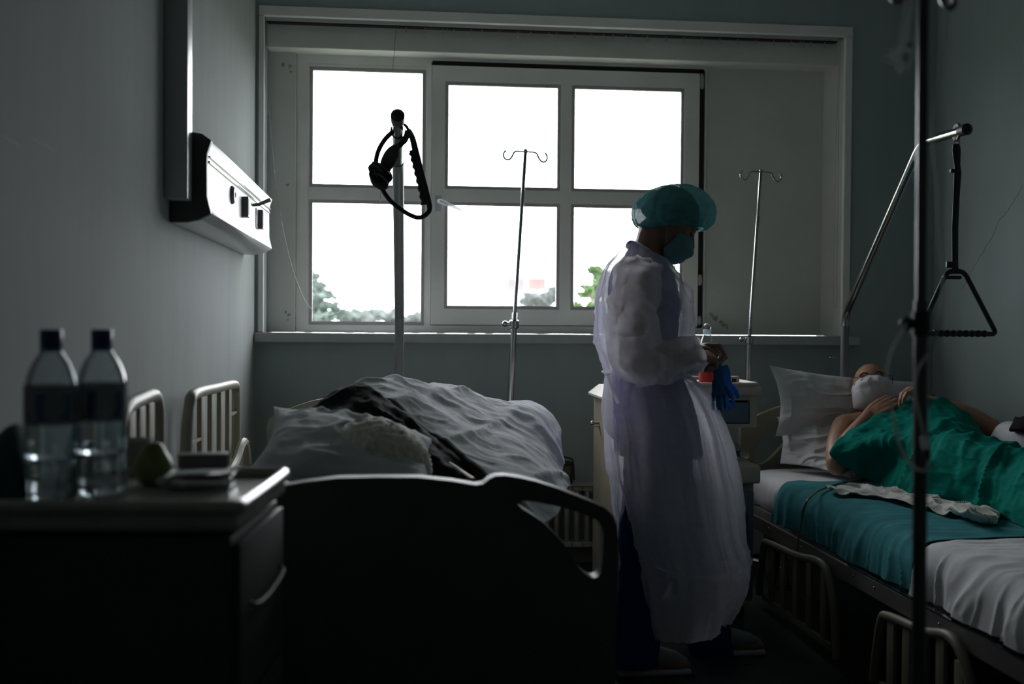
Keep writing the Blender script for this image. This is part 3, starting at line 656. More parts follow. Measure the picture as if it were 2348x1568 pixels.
# ------------------------------------------------------------------ bed head supply unit on the left wall
uy0, uy1 = PX(388, 470, XL).y, PX(560, 592, XL).y
prof = [PX(388, 300, XL), ]
def up(px, py): p = P(px, py, uy0); return (p.x, p.z)
pr = [(XL+.0005, up(438, 302)[1]), up(440, 302), up(462, 306), up(484, 322), up(478, 338), up(474, 352), up(473, 370), up(473.5, 450), up(478, 470), up(483, 489), up(455, 503), up(425, 509), (XL+.0005, up(400, 509)[1])]
unit = thing('supply_unit', 'long silver bed head supply unit with sockets on the left wall', 'wall unit', (XL+.06, (uy0+uy1)/2, min(p[1] for p in pr)))
def profile_body(pts, ya, yb, name, mm, par, **k):
    A = [[(x, ya, z) for x, z in pts], [(x, yb, z) for x, z in pts]]
    m = MB(); m.prism([(x, ya, z) for x, z in pts], (0, yb-ya, 0)); return m.build(name, mm, par, **k)
profile_body(pr, uy0+.028, uy1, 'housing', 'unit_aluminium', unit, bevel=.0015, seg=1)
profile_body([(x+.001 if i not in (0, len(pr)-1) else x, z) for i, (x, z) in enumerate(pr)], uy0, uy0+.0275, 'end_cap', 'unit_end_cap', unit, bevel=.004)
xf = pr[6][0]
def uf(px, py, dx=0):
    d = ray(px, py); t = (xf+dx-EYE.x)/d.x; return EYE+d*t
# front rail groove strips
g0 = P(474, 360, uy0).z
m = MB(); m.box((xf-.002, uy0+.03, g0-.012), (xf+.006, uy1-.002, g0-.006)); m.box((xf-.002, uy0+.03, g0+.004), (xf+.008, uy1-.002, g0+.008)); m.build('accessory_rail', 'chrome', unit)
MB().box((xf-.002, uf(516, 430).y, pr[7][1]), (xf+.0008, uf(516, 430).y+.002, g0-.014)).build('panel_joint', 'socket_grey', unit)
MB().box((xf-.002, uf(610, 520).y, pr[7][1]), (xf+.0008, uf(610, 520).y+.002, g0-.014)).build('panel_joint', 'socket_grey', unit)
c = uf(531, 447); m = MB(); m.lathe([(.030, 0), (.030, .004), (.024, .011), (.010, .013), (.010, .009), (.001, .009)], (xf, c.y, c.z), 20, 'x'); m.build('round_socket', 'socket_grey', unit)
for px, py, pyt, pyb, w in ((563, 474, 450, 497, .05), (597, 503, 480, 524, .05)):
    c = uf(px, py, .012); zt_, zb_2 = uf(px, pyt, .012).z, uf(px, pyb, .012).z
    s_ = MB().box((xf, c.y, zb_2), (xf+.022, c.y+w, zt_)).build('socket', 'socket_grey', unit, bevel=.004)
    MB().box((xf+.0222, c.y+.008, zb_2+.008), (xf+.0235, c.y+w-.008, zt_-.008)).build('socket_face', 'unit_aluminium', s_)
c = uf(586, 500); MB().box((xf, c.y, c.z-.035), (xf+.004, c.y+.06, c.z+.04)).build('cover_plate', 'unit_aluminium', unit, bevel=.001)
a = uf(580, 470, .0); b_ = P(612, 447, a.y+.02)
MB().tube([a, a+Vector((.02, 0, .002)), Vector((a.x+.062, a.y+.01, a.z+.022))], [.006, .006, .0075], 8).build('valve_lever', 'socket_grey', unit)
# vertical cable duct beside it
dd0 = P(375, 300, uy0-.075); dx1 = P(430, 300, uy0-.075).x
m = MB(); m.box((XL+.0005, uy0-.075, P(400, 455, uy0-.075).z), (dx1, uy0-.004, ZC-.002)); tag(m.build('cable_duct', 'duct_grey', bevel=.004), 'tall grey cable duct rising from the supply unit to the ceiling', 'duct')
# ------------------------------------------------------------------ nightstand in the near left corner
def npx(px, py, z): return PZ(px, py, z)
nz = .855
A0 = PZ(545, 1148, nz); A1 = PZ(655, 1072, nz)
ns = thing('nightstand', 'dark nightstand in the near left corner, carrying bottles and odds and ends', 'nightstand', (-.43, 1.75, 0))
d_ = (A1-A0); L_ = d_.length; dirn = d_.normalized(); side = Vector((-dirn.y, dirn.x, 0))
W_ = .40
def NP(u, v, z): q = A0+dirn*u+side*v; return Vector((q.x, q.y, z))
m = MB(); m.prism([NP(.01, .012, .10), NP(L_-.01, .012, .10), NP(L_-.01, W_-.01, .10), NP(.01, W_-.01, .10)], (0, 0, nz-.055-.10)); m.build('body', 'night_body', ns, smooth=False, bevel=.004)
m = MB(); m.prism([NP(0, 0, nz-.045), NP(L_, 0, nz-.045), NP(L_, W_, nz-.045), NP(0, W_, nz-.045)], (0, 0, .030)); m.build('top', 'night_top', ns, bevel=.008, seg=3)
lipp = [NP(u, v, nz-.010) for u, v in ((.0, .035), (.008, .008), (.035, 0), (L_-.035, 0), (L_-.008, .008), (L_, .035), (L_, W_-.035), (L_-.01, W_-.005), (L_-.035, W_), (.035, W_), (.008, W_-.008), (0, W_-.035))]
MB().tube(cat_rom(lipp, 90, True), .011, 10, closed=True).build('raised_lip', 'night_top', ns)
for i, (z0, z1) in enumerate(((.55, .79), (.11, .54))):
    d = MB(); d.prism([NP(.02, .010, z0), NP(L_-.02, .010, z0), NP(L_-.02, .0, z0), NP(.02, .0, z0)], (0, 0, z1-z0)); dr = d.build('drawer', 'night_body', ns, bevel=.002)
    zz = z1-.05 if i else .685
    MB().tube(cat_rom([NP(L_*.22, .002, zz+.006), NP(L_*.26, -.010, zz), NP(L_*.5, -.012, zz-.003), NP(L_*.78, -.012, zz+.006), NP(L_*.84, .002, zz+.012)], 20), .003, 8).build('handle', 'night_body', dr)
for u, v in ((.04, .05), (L_-.04, .05), (.04, W_-.05), (L_-.04, W_-.05)):
    c = NP(u, v, 0); m = MB(); m.tube([c+Vector((0, 0, .10)), c+Vector((0, 0, .055))], .012, 8); m.lathe([(.022, -.011), (.029, -.007), (.029, .007), (.022, .011)], c+Vector((0, 0, .0295)), 14, 'x'); m.build('castor', 'rubber_wheel', ns)
zt_n = nz-.014
# ------------------------------------------------------------------ drip stands
glassy('clear_tube', (.82, .86, .86), .22, .2)
mat('tube_milky', (.40, .43, .42), .35, translucent=.3, alpha=.75)
mat('stand_metal_dark', (.09, .09, .09), .3, .6, var=.1)
def hooks(m, c, ax, s=1.0, r=.0028):
    """two pigtail hooks either side of c along unit vector ax"""
    for sg in (-1, 1):
        pts = [(0, 0), (.05, .002), (.068, -.006), (.078, -.026), (.090, -.043), (.106, -.050), (.122, -.043), (.130, -.026), (.127, -.008), (.116, .004)]
        m.tube([Vector(q) for q in cat_rom([c+ax*(sg*x*s)+Vector((0, 0, z*s-.002*(sg > 0)*x*20)) for x, z in pts], 40)], r, 8)
def drip_stand(label, ptop, pmid, pbot, Y, dia, loc_z=0, group=None):
    a = P(*ptop, Y); mid = P(*pmid, Y); b = P(*pbot, Y)
    ax = (a-b).normalized(); foot = b - ax*(b.z/ax.z)
    t = thing('drip_stand', label, 'drip stand', (foot.x, foot.y, 0), group)
    m = MB(); m.tube([mid-ax*.02, a], dia*.5, 12); m.ball(a, dia*.62, nu=10, nv=6); m.build('inner_pole', 'chrome', t)
    m = MB(); m.tube([foot+ax*.06, mid], dia*.85, 14); m.build('outer_pole', 'chrome', t)
    m = MB(); hooks(m, a-Vector((0, 0, .004)), Vector((1, .08, 0)).normalized(), .74, .0042); m.build('hook', 'chrome', t)
    m = MB(); m.lathe([(dia*.9, -.022), (dia*1.35, -.018), (dia*1.35, .012), (dia*.8, .018)], mid, 14)
    m.tube([mid+Vector((-.004, 0, 0)), mid+Vector((-dia*2.2, 0, 0))], dia*.5, 8); m.ball(mid+Vector((-dia*2.5, 0, 0)), dia*.8, nu=10, nv=7)
    for q in range(4): m.lathe([(dia*.5, 0), (dia*.85, .002), (dia*.5, .004)], mid+ax*(.022+.007*q), 12)
    m.build('clamp', 'chrome', t)
    for k in range(5):
        a_ = 2*math.pi*k/5+.3; e = Vector((math.cos(a_)*.24, math.sin(a_)*.24, 0)); f0 = Vector((foot.x, foot.y, .075))
        lg = MB().tube([f0, f0+e*.6+Vector((0, 0, -.005)), f0+e+Vector((0, 0, -.015))], [.011, .010, .009], 8).build('foot', 'chrome', t)
        m = MB(); m.lathe([(.014, -.008), (.019, -.005), (.019, .005), (.014, .008)], f0+e+Vector((0, 0, -.075+.0195)), 12, 'x'); m.tube([f0+e+Vector((0, 0, -.018)), f0+e+Vector((0, 0, -.04))], .006, 6); m.build('castor', 'rubber_wheel', lg)
    return t
drip_stand('slim chromed drip stand silhouetted against the middle lower window pane', (1205, 346), (1179, 742), (1172, 935), 4.68, .0160)
ds2 = drip_stand('slim chromed drip stand behind the beige cabinet, right of the casement', (1745, 392), (1718, 778), (1710, 1085), 4.71, .0140)
c = P(1738, 505, 4.71); m = MB()
for q in range(5): m.lathe([(.006, 0), (.0115, .002), (.006, .004)], c+Vector((0, 0, -.02+.008*q)), 12)
m.build('spring_collar', 'chrome', ds2)
# ------------------------------------------------------------------ lifting poles with grab handles
def lifting_pole(name, label, pts, r, split, t_org, tip):
    t = thing(name, label, 'lifting pole', t_org)
    pts = [Vector(p) for p in pts]
    n = len(pts); k = split
    MB().tube(pts[:k+1], r*1.12, 18).build('lower_tube', 'painted_steel' if name != 'x' else 'chrome', t)
    MB().tube(pts[k:], r, 18).build('arm', 'chrome', t)
    e = pts[-1]; d = (pts[-1]-pts[-2]).normalized()
    MB().tube([e-d*.012, e+d*.030, e+d*.040], [r*1.2, r*1.25, r*.6], 16).build('end_cap', 'black_rubber', t)
    if tip: MB().tube([e-d*.05+Vector((0, 0, r)), e-d*.05+Vector((0, 0, r+.018))], .0045, 8).build('stop_pin', 'black_rubber', t)
    return t
def arc(pts, rad, n=7):
    """polyline with rounded corners"""
    pts = [Vector(p) for p in pts]; out = [pts[0]]
    for i in range(1, len(pts)-1):
        a = (pts[i-1]-pts[i]).normalized(); b = (pts[i+1]-pts[i]).normalized(); s = pts[i]+a*rad; e = pts[i]+b*rad
        for k in range(n):
            u = k/(n-1); out.append(s*(1-u)**2+pts[i]*2*u*(1-u)+e*u*u)
    return out+[pts[-1]]
# right bed: socket on the bed frame at the head end
b0 = P(1925, 878, 4.72); b0.z = .30
p1 = P(1938, 722, 4.70); p2 = P(2112, 328, 3.98); p3 = P(2208, 299, 3.66)
b0 = Vector((p1.x, p1.y+.01, .16))
path = arc([b0, p1, p2, p3], .05)
lpR = lifting_pole('lifting_pole', 'chromed bent lifting pole rising behind the right pillow', path, .0165, 1, (b0.x, b0.y, b0.z), True)
lpR.children[0].data.materials[0] = MATS['chrome']
c = P(1925, 820, 4.70)
m = MB(); m.tube([c+Vector((-.012, 0, 0)), c+Vector((-.04, 0, 0))], .003, 6); m.ball(c+Vector((-.042, 0, 0)), .006, nu=8, nv=6); m.build('set_screw', 'chrome', lpR)
MB().tube([b0, b0+Vector((0, 0, .34))], .024, 14).build('socket', 'bed_frame_steel', lpR)
m = MB(); m.box((b0.x-.018, RY1-.03, .19), (b0.x+.018, b0.y-.021, .23)); m.box((b0.x-.018, RY1-.03, .27), (b0.x+.018, b0.y-.021, .31)); m.build('mount', 'bed_frame_steel', lpR)['kind'] = 'stuff'
# left bed
q1 = P(916, 728, 4.47); q2 = P(913, 380, 3.72); q3 = P(912, 274, 3.36)
q0 = Vector((q1.x, q1.y+.01, .30))
pathL = arc([q0, q1, q2, q3], .05)
lpL = lifting_pole('lifting_pole', 'grey lifting pole pointing at the viewer above the left bed', pathL, .0175, 13, (q0.x, q0.y, q0.z), True)
MB().tube([q0, q0+Vector((0, 0, .34))], .026, 14).build('socket', 'bed_frame_steel', lpL)
MB().box((q0.x-.018, 4.462, .42), (q0.x+.018, q0.y-.022, .46)).build('mount', 'bed_frame_steel', lpL)
# right grab handle
HY = P(2193, 312, 3.70).y
hx = lambda px, py: P(px, py, 3.70)
lab = 'black triangular grab handle hanging on a strap from the right lifting pole'
gh = thing('grab_handle', lab, 'grab handle', hx(2190, 768))
m = MB(); cen = P(2194, 303, 3.70)
ring = [cen+Vector((.002*math.cos(a_), .0245*math.cos(a_), .0245*math.sin(a_))) for a_ in [2*math.pi*k/24 for k in range(24)]]
m.tube(ring, .006, 8, closed=True, flat=1.6); m.build('hanging_loop', 'black_rubber', gh)
m = MB(); m.tube(cat_rom([hx(2191, 318), hx(2188, 330), hx(2192, 337), hx(2199, 334), hx(2200, 322)], 16), .0028, 8); m.build('snap_hook', 'chrome', gh)
strap = [hx(2193, 330), hx(2193, 345), hx(2195, 380), hx(2196, 395), hx(2193, 450), hx(2190, 520), hx(2190, 600), hx(2190, 618)]
MB().tube(strap, [.013, .0165, .0115, .0140, .0125, .0125, .0120, .0125], 10, flat=.25, ref=(0, 1, 0)).build('strap', 'black_rubber', gh)
m = MB(); 
for (a_, b_) in ((388, 396), (602, 614)):
    p_, q_ = hx(2192, a_), hx(2192, b_)
MB().box((hx(2178, 0).x, 3.694, hx(2190, 614).z), (hx(2203, 0).x, 3.706, hx(2190, 600).z)).build('buckle', 'black_rubber', gh, bevel=.002)
MB().box((hx(2184, 0).x, 3.693, hx(2190, 396).z), (hx(2206, 0).x, 3.707, hx(2190, 388).z)).build('buckle', 'black_rubber', gh, bevel=.002)
tri = arc([hx(2190, 622), hx(2172, 622), hx(2107, 764), hx(2285, 766), hx(2210, 622), hx(2190, 622)], .022, 8)
m = MB(); m.tube(tri, .0088, 12); 
m.build('frame', 'black_rubber', gh)
MB().box((hx(2170, 0).x, 3.692, hx(2190, 640).z), (hx(2212, 0).x, 3.708, hx(2190, 632).z)).build('top_bar', 'black_rubber', gh, bevel=.002)
m = MB(); u0, u1 = hx(2140, 764), hx(2262, 765)
pts = [u0.lerp(u1, k/60) for k in range(61)]
m.tube(pts, [.0115+.0018*math.sin(k*.9) for k in range(61)], 10); m.build('finger_grip', 'black_rubber', gh)
# left grab handle, slung over the arm with its strap wound round it
cy = 3.44
lx = lambda px, py, y=cy: P(px, py, y)
gl = thing('grab_handle', 'black grab handle and strap slung over the left lifting pole', 'grab handle', lx(940, 506))
loop = [lx(908, 296, 3.50), lx(884, 318), lx(868, 345), lx(862, 372), lx(864, 400), lx(876, 432), lx(895, 460), lx(925, 484), lx(950, 497), lx(966, 498), lx(981, 488), lx(985, 474), lx(978, 445), lx(966, 400), lx(955, 355), lx(946, 318), lx(938, 300, 3.48)]
MB().tube(cat_rom(loop, 80), [.0075+.004*max(0, math.sin((k-50)/30*math.pi)) if k > 50 else .0075 for k in range(80)], 12).build('frame', 'black_rubber', gl)
gp = cat_rom([lx(977, 470), lx(968, 425), lx(957, 380), lx(948, 345)], 60)
MB().tube([Vector(g)+Vector((-.006, 0, 0)) for g in gp], [.0095+.0022*math.sin(k*.85) for k in range(60)], 10).build('finger_grip', 'black_rubber', gl)
MB().tube(cat_rom([lx(935, 300, 3.42), lx(930, 318, 3.41), lx(918, 332, 3.40), lx(908, 340, 3.41), lx(900, 352, 3.42), lx(889, 372), lx(880, 395)], 30), [.010, ]*8+[.009]*6+[.014, .017, .019, .021, .023, .024, .025, .026, .027, .027, .027, .026, .024, .022, .02, .017], 10, flat=.35, ref=(0, 1, 0)).build('strap', 'black_rubber', gl)
rnd = random.Random(8); m = MB()
for k in range(7):
    c = lx(876+rnd.uniform(-9, 9), 402+rnd.uniform(-14, 14), cy+rnd.uniform(-.015, .015)); a_ = rnd.uniform(0, 3)
    m.tube([c+Vector((.024*math.cos(t_+a_), .016*math.sin(t_), .022*math.sin(t_+a_*.7))) for t_ in [2*math.pi*j/16 for j in range(16)]], .009, 8, closed=True, flat=.4)
m.build('strap_bundle', 'black_rubber', gl)
MB().tube([lx(917, 300, 3.46)+Vector((.026*math.cos(t_), .004*math.sin(t_), .024*math.sin(t_))) for t_ in [2*math.pi*j/20 for j in range(20)]], .005, 8, closed=True).build('hanging_loop', 'black_rubber', gl)
# ------------------------------------------------------------------ near drip stand on the right, out of focus
NY = 1.62
n = lambda px, py, y=NY: P(px, py, y)
top = n(2118, -60); mid = n(2113, 690); bot = n(2110, 1568)
t = thing('drip_stand', 'blurred dark drip stand in the right foreground with dangling tubing', 'drip stand', (bot.x, NY, 0))
MB().tube([mid-Vector((0, 0, .02)), top], .0085, 16).build('inner_pole', 'stand_metal_dark', t)
MB().tube([Vector((bot.x, NY, .06)), mid], .0112, 16).build('outer_pole', 'stand_metal_dark', t)
m = MB(); hooks(m, n(2117, -22), Vector((1, .1, 0)).normalized(), .42*1.0, .004); m.build('hook', 'stand_metal_dark', t)
m = MB(); m.lathe([(.010, -.022), (.0145, -.018), (.0145, .016), (.010, .020)], n(2113, 740), 14); m.tube([n(2110, 740), n(2092, 741)], .005, 8); m.ball(n(2080, 742), (.012, .010, .011), nu=12, nv=8); m.build('clamp', 'black_rubber', t)
for k in range(5):
    a_ = 2*math.pi*k/5+.3; e = Vector((math.cos(a_)*.24, math.sin(a_)*.24, 0)); f0 = Vector((bot.x, NY, .075))
    lg = MB().tube([f0, f0+e+Vector((0, 0, -.015))], [.011, .009], 8).build('foot', 'stand_metal_dark', t)
    m = MB(); m.lathe([(.014, -.008), (.019, -.005), (.019, .005), (.014, .008)], f0+e+Vector((0, 0, -.0555)), 12, 'x'); m.tube([f0+e+Vector((0, 0, -.018)), f0+e+Vector((0, 0, -.04))], .006, 6); m.build('castor', 'rubber_wheel', lg)
# infusion line
ln = thing('infusion_line', 'clear infusion tubing looping down from the near drip stand', 'tubing', n(2112, 1080))
ta = cat_rom([n(2168, -20), n(2164, 100), n(2152, 200), n(2138, 275), n(2140, 345), n(2148, 420), n(2152, 520), n(2160, 610), n(2160, 690), n(2148, 760, NY-.03), n(2128, 810, NY-.03), n(2104, 850, NY-.03), n(2098, 900, NY-.03), n(2110, 960, NY-.03), n(2120, 1010, NY-.03)], 110)
MB().tube([Vector(q) for q in ta], .0021, 8).build('tube', 'tube_milky', ln)
tb = cat_rom([n(2078, 744, NY-.02), n(2060, 775, NY-.03), n(2042, 815, NY-.03), n(2034, 860, NY-.03), n(2040, 920, NY-.03), n(2052, 970, NY-.03), n(2062, 1015, NY-.03), n(2078, 1050, NY-.03), n(2100, 1074, NY-.03), n(2122, 1078, NY-.03), n(2131, 1062, NY-.03), n(2130, 1045, NY-.03)], 90)
MB().tube([Vector(q) for q in tb], .0021, 8).build('tube', 'tube_milky', ln)
MB().tube([n(2117, 1000, NY-.03), n(2120, 1012, NY-.03), n(2124, 1032, NY-.03), n(2128, 1046, NY-.03)], [.0045, .0062, .0062, .003], 12).build('connector', 'clear_plastic_white', ln)
MB().tube([n(2124, 1030, NY-.032), n(2127, 1052, NY-.032)], [.0066, .005], 12).build('connector_cap', 'unit_end_cap', ln)
# wrapped dressing / empty bag hanging at the top
wr = thing('infusion_bag', 'crumpled empty clear bag dangling from the near stand hook', 'bag', n(2070, 165))
gr = [[n(2080, -8), n(2098, -8)], [n(2072, 30), n(2096, 30)], [n(2062, 70), n(2092, 75)], [n(2056, 100), n(2094, 105)], [n(2038, 122), n(2096, 118)], [n(2028, 134), n(2092, 132)], [n(2050, 150), n(2084, 150)], [n(2064, 166), n(2074, 164)]]
A = []
for i, (a_, b_) in enumerate(gr):
    row = []
    for k in range(20):
        th = 2*math.pi*k/20; c = (a_+b_)/2; w = (b_-a_)/2
        row.append(tuple(c+w*math.cos(th)+Vector((0, .008*math.sin(th)*(1+.3*math.sin(3*th+i)), .003*math.sin(3*th+i*2)))))
    A.append(row)
mat('bag_film', (.30, .33, .33), .3, translucent=.4, alpha=.55)
MB().grid(net(A, 40, 40, True), closed_v=True).build('film', 'bag_film', wr)
mat('teal_plastic', (.03, .12, .14), .4)
MB().tube([n(2083, 100), n(2085, 108)], [.007, .006], 8).build('port', 'black_rubber', wr)
MB().tube([n(2074, 124), n(2074, 142)], [.004, .005], 8).build('clip', 'teal_plastic', wr)
MB().tube(cat_rom([n(2100, 0), n(2094, 30), n(2088, 60), n(2084, 100)], 20), .0018, 6).build('port_tube', 'tube_milky', wr)
# ------------------------------------------------------------------ things on the nightstand
glassy('bottle_plastic', (.80, .85, .87), .12, .06)
mat('water', (.9, .94, .95), .02, trans=1, ior=1.33, var=.01)
mat('cap_blue', (.01, .03, .10), .4)
mat('label_film', (.05, .055, .07), .35, var=.7, vscale=26, alpha=.72)
mat('label_blue', (.02, .06, .16), .35, var=.4, vscale=30)
def bottle(label, px, Yb):
    c = P(px, 1100, Yb); c.z = zt_n+.002
    h = P(px, 757, Yb).z-c.z; s = h/.235; r = .0315
    t = thing('water_bottle', label, 'bottle', c, None)
    pf = [(.024, 0), (.030, .004), (.0325, .012), (.0315, .03), (.0325, .05), (.0305, .06), (.0325, .068), (.0325, .12), (.031, .125), (.0325, .13), (.0325, .15), (.031, .165), (.026, .183), (.019, .197), (.0145, .204), (.0135, .209), (.0135, .222)]
    pf = [(a_*1.12*s**.3, b_*s) for a_, b_ in pf]
    pf2 = cat_rom([(a_, b_, 0) for a_, b_ in pf], 60)
    MB().lathe([(q[0], q[1]) for q in pf2], c, 32, caps=True).build('shell', 'bottle_plastic', t)
    MB().lathe([(q[0]-.0012, max(.002, q[1])) for q in pf2 if q[1] < .118*s]+[(0.001, .118*s)], c, 28).build('water', 'water', t)
    MB().lathe([(.0325*1.12*s**.3+.0006, z*s) for z in (.106, .118, .130, .147, .160)], c, 32, caps=False).build('paper_label', 'label_film', t)
    for a_ in (-2.5, -1.7, -.6, .4):
        rr = .0325*1.12*s**.3+.0012; w = .16
        A = [[(c.x+rr*math.cos(a_+w*(j/4-.5)*2), c.y+rr*math.sin(a_+w*(j/4-.5)*2), c.z+zz*s) for j in range(5)] for zz in (.112, .150)]
        MB().grid(np.array(A)).build('label_stripe', 'label_blue', t)
    m = MB(); m.lathe([(.0150, .210*s), (.0158, .212*s), (.0158, .234*s), (.0145, .236*s), (.001, .236*s)], c, 36); m.build('cap', 'cap_blue', t)
    MB().lathe([(.0152, .2055*s), (.0165, .2065*s), (.0165, .209*s), (.0152, .2095*s)], c, 28).build('neck_ring', 'teal_plastic', t)
bottle('left water bottle with dark blue cap on the near nightstand', 117, 1.66)
bottle('right water bottle with dark blue cap, catching a bright glint, on the nightstand', 233, 1.72)
mat('pear_green', (.16, .17, .04), .45, var=.25, vscale=20)
c = PZ(352, 1110, zt_n); c = Vector((c.x, c.y, zt_n+.0005))
m = MB(); m.lathe([(q[0], q[1]) for q in cat_rom([(0.004, .002, 0), (.020, .001, 0), (.031, .018, 0), (.030, .036, 0), (.020, .054, 0), (.013, .066, 0), (.003, .069, 0)], 28)], c, 24)
pr_ = tag(m.build('pear', 'pear_green'), 'yellowish green pear beside the right water bottle', 'pear')
MB().tube([c+Vector((0, 0, .066)), c+Vector((.004, 0, .080))], .0015, 6).build('stem', 'bark', pr_)
mat('white_plastic_cup', (.34, .34, .33), .35)
c = PZ(305, 1085, zt_n); c = Vector((c.x, c.y, zt_n+.0005))
m = MB(); m.lathe([(.022, 0), (.024, .002), (.031, .058), (.033, .060), (.030, .060), (.022, .004), (.001, .003)], c, 24); tag(m.build('plastic_cup', 'white_plastic_cup'), 'pale plastic cup behind the pear', 'cup')
glassy('jar_glass', (.6, .66, .64), .25, .08)
c = PZ(470, 1118, zt_n); c = Vector((c.x, c.y, zt_n))
d_t = thing('food_tray', 'shallow clear lidded tray at the front corner of the nightstand', 'tray', c)
m = MB(); m.box((c.x-.052, c.y-.035, zt_n+.001), (c.x+.045, c.y+.055, zt_n+.022)); m.build('tub', 'jar_glass', d_t, bevel=.006, seg=3)
m = MB(); m.box((c.x-.057, c.y-.040, zt_n+.0225), (c.x+.050, c.y+.060, zt_n+.027)); m.build('lid', 'jar_glass', d_t, bevel=.002)
mat('wrapper_dark', (.06, .05, .055), .35, var=.4, vscale=30)
m = MB(); m.ball((c.x-.005, c.y+.01, zt_n+.012), (.035, .028, .009), nu=14, nv=8); m.build('contents', 'wrapper_dark', d_t)
c2 = PZ(520, 1090, zt_n+.0); 
mat('small_box_grey', (.16, .16, .17), .4, var=.2)
m = MB(); m.box((c2.x-.085, c2.y-.005, zt_n+.001), (c2.x-.0, c2.y+.03, zt_n+.038), rot=Matrix.Rotation(.2, 3, 'Z')); tag(m.build('small_carton', 'small_box_grey', bevel=.003), 'small grey carton lying behind the clear tray', 'carton')
c3 = PZ(405, 1112, zt_n)
m = MB(); m.ball((c3.x-.012, c3.y-.02, zt_n+.009), (.018, .012, .009), nu=14, nv=8); m.ball((c3.x+.002, c3.y-.014, zt_n+.008), (.012, .010, .008), nu=12, nv=8); tag(m.build('crumpled_tissue', 'sheet_white_cool'), 'small crumpled pale tissue near the front lip of the nightstand', 'tissue')
# dark teal towel at the far left of the nightstand
mat('towel_teal', (.015, .05, .05), .9, var=.2, bump=.3, bscale=300)
A = []
for i in range(24):
    for_ = []
    for j in range(24):
        u, v = i/23, j/23; x = -.642+.11*u; y = 1.62+.2*v
        z = zt_n+.10*math.sin(math.pi*u)**.5*math.sin(math.pi*v)**.5+.006+.006*math.sin(9*u+5*v)
        if i in (0, 23) or j in (0, 23): z = zt_n+.0015
        for_.append((x, y, z))
    A.append(for_)
m = MB().grid(np.array(A)); tag(m.build('folded_towel', 'towel_teal'), 'dark teal bunched towel against the wall on the nightstand', 'towel')
# ------------------------------------------------------------------ on the beige cabinet
mat('red_label', (.42, .01, .012), .4, var=.15)
mat('bottle_blue', (.55, .66, .78), .3, alpha=.8, translucent=.3)
ty = 4.02; tzz = zb_-.0115
c = P(1629, 880, ty); c = Vector((c.x, ty+.05, tzz)); yb2 = c.y
ht = P(1620, 741, yb2).z-c.z; r_ = .030
t = thing('sports_bottle', 'clear bottle with red label and domed cap behind the gloved hand', 'bottle', c)
pf = [(.026, .001), (.030, .006), (.030, .05), (.028, .06), (.030, .07), (.030, ht*.60), (.026, ht*.68), (.020, ht*.76), (.0135, ht*.815), (.013, ht*.83)]
MB().lathe(pf, c, 28).build('shell', 'bottle_plastic', t)
MB().lathe([(.0306, .004), (.0306, .048)], c, 28, caps=False).build('paper_label', 'red_label', t)
MB().lathe([(.014, ht*.82), (.0155, ht*.822), (.0155, ht*.89), (.012, ht*.90), (.001, ht*.90)], c, 20).build('collar', 'bottle_blue', t)
MB().lathe([(.006, ht*.90), (.007, ht*.935), (.001, ht*.94)], c, 12).build('spout', 'red_label', t)
MB().lathe([(.013, ht*.90), (.0155, ht*.935), (.0145, ht*.97), (.009, ht*.99), (.001, ht)], c, 20).build('dome_cap', 'bottle_plastic', t)
k0 = P(1664, 882, 4.04); k1 = P(1688, 862, 4.04)
mat('switch_beige', (.40, .37, .30), .5)
sb = tag(MB().box((k0.x, 4.0, tzz+.0005), (k1.x, 4.05, k1.z)).build('small_box', 'switch_beige', bevel=.002), 'small beige carton with a dark mark on the cabinet tray', 'carton')
MB().box((k0.x+.012, 3.9988, tzz+.012), (k0.x+.028, 3.9997, k1.z-.008)).build('dark_mark', 'dark_gap', sb)
# ------------------------------------------------------------------ people: helpers
mat('skin_nurse', (.30, .17, .12), .5, var=.08, sss=.15, vscale=30)
mat('skin_patient', (.38, .20, .13), .5, var=.12, sss=.15, vscale=25)
mat('skin_pale', (.42, .28, .22), .5, var=.08, sss=.1)
mat('gown_fabric', (.88, .86, .93), .8, var=.05, vscale=60, bump=.3, bscale=260, translucent=.62, alpha=.71, spec=.15)
mat('scrubs_navy', (.10, .085, .33), .85, var=.15, spec=.1, bump=.2, bscale=200)
mat('trouser_blue', (.015, .045, .16), .85, var=.2, spec=.15, bump=.2, bscale=200)
mat('cap_teal', (.13, .36, .38), .75, var=.15, vscale=50, bump=.4, bscale=200, translucent=.5, alpha=.88, spec=.15)
mat('mask_teal', (.16, .36, .40), .7, var=.08, translucent=.3)
mat('mask_white', (.66, .64, .67), .75, var=.05, translucent=.2)
mat('hair_dark', (.02, .014, .010), .5, var=.3)
mat('hair_white', (.62, .58, .52), .75, var=.22, vscale=90, bump=.8, bscale=240, stretch=(1, 1, .3))
mat('shoe_grey', (.22, .23, .23), .6)
mat('glove_blue', (.03, .22, .62), .4, var=.25, vscale=30, translucent=.25)
mat('glove_blue_shaded', (.01, .11, .30), .4, var=.25, vscale=30, translucent=.2)  # shaded copy of the glove blue, darkness put into the colour
mat('drape_green', (.0, .16, .125), .85, spec=.06, var=.12, vscale=10, bump=.25, bscale=300)
mat('sheet_teal', (.05, .21, .235), .9, spec=.06, var=.12, vscale=14, bump=.25, bscale=300)
mat('pad_white', (.62, .61, .58), .85, var=.06, bump=.4, bscale=160, translucent=.15)
mat('pillow_white', (.60, .60, .62), .85, spec=.1, var=.04, bump=.2, bscale=300)
mat('blanket_grey', (.46, .48, .50), .88, spec=.08, var=.06, bump=.25, bscale=240)
mat('jacket_black', (.014, .013, .014), .85, spec=.12, var=.35, vscale=20, bump=.3)
mat('glasses_metal', (.10, .08, .06), .3, .8)
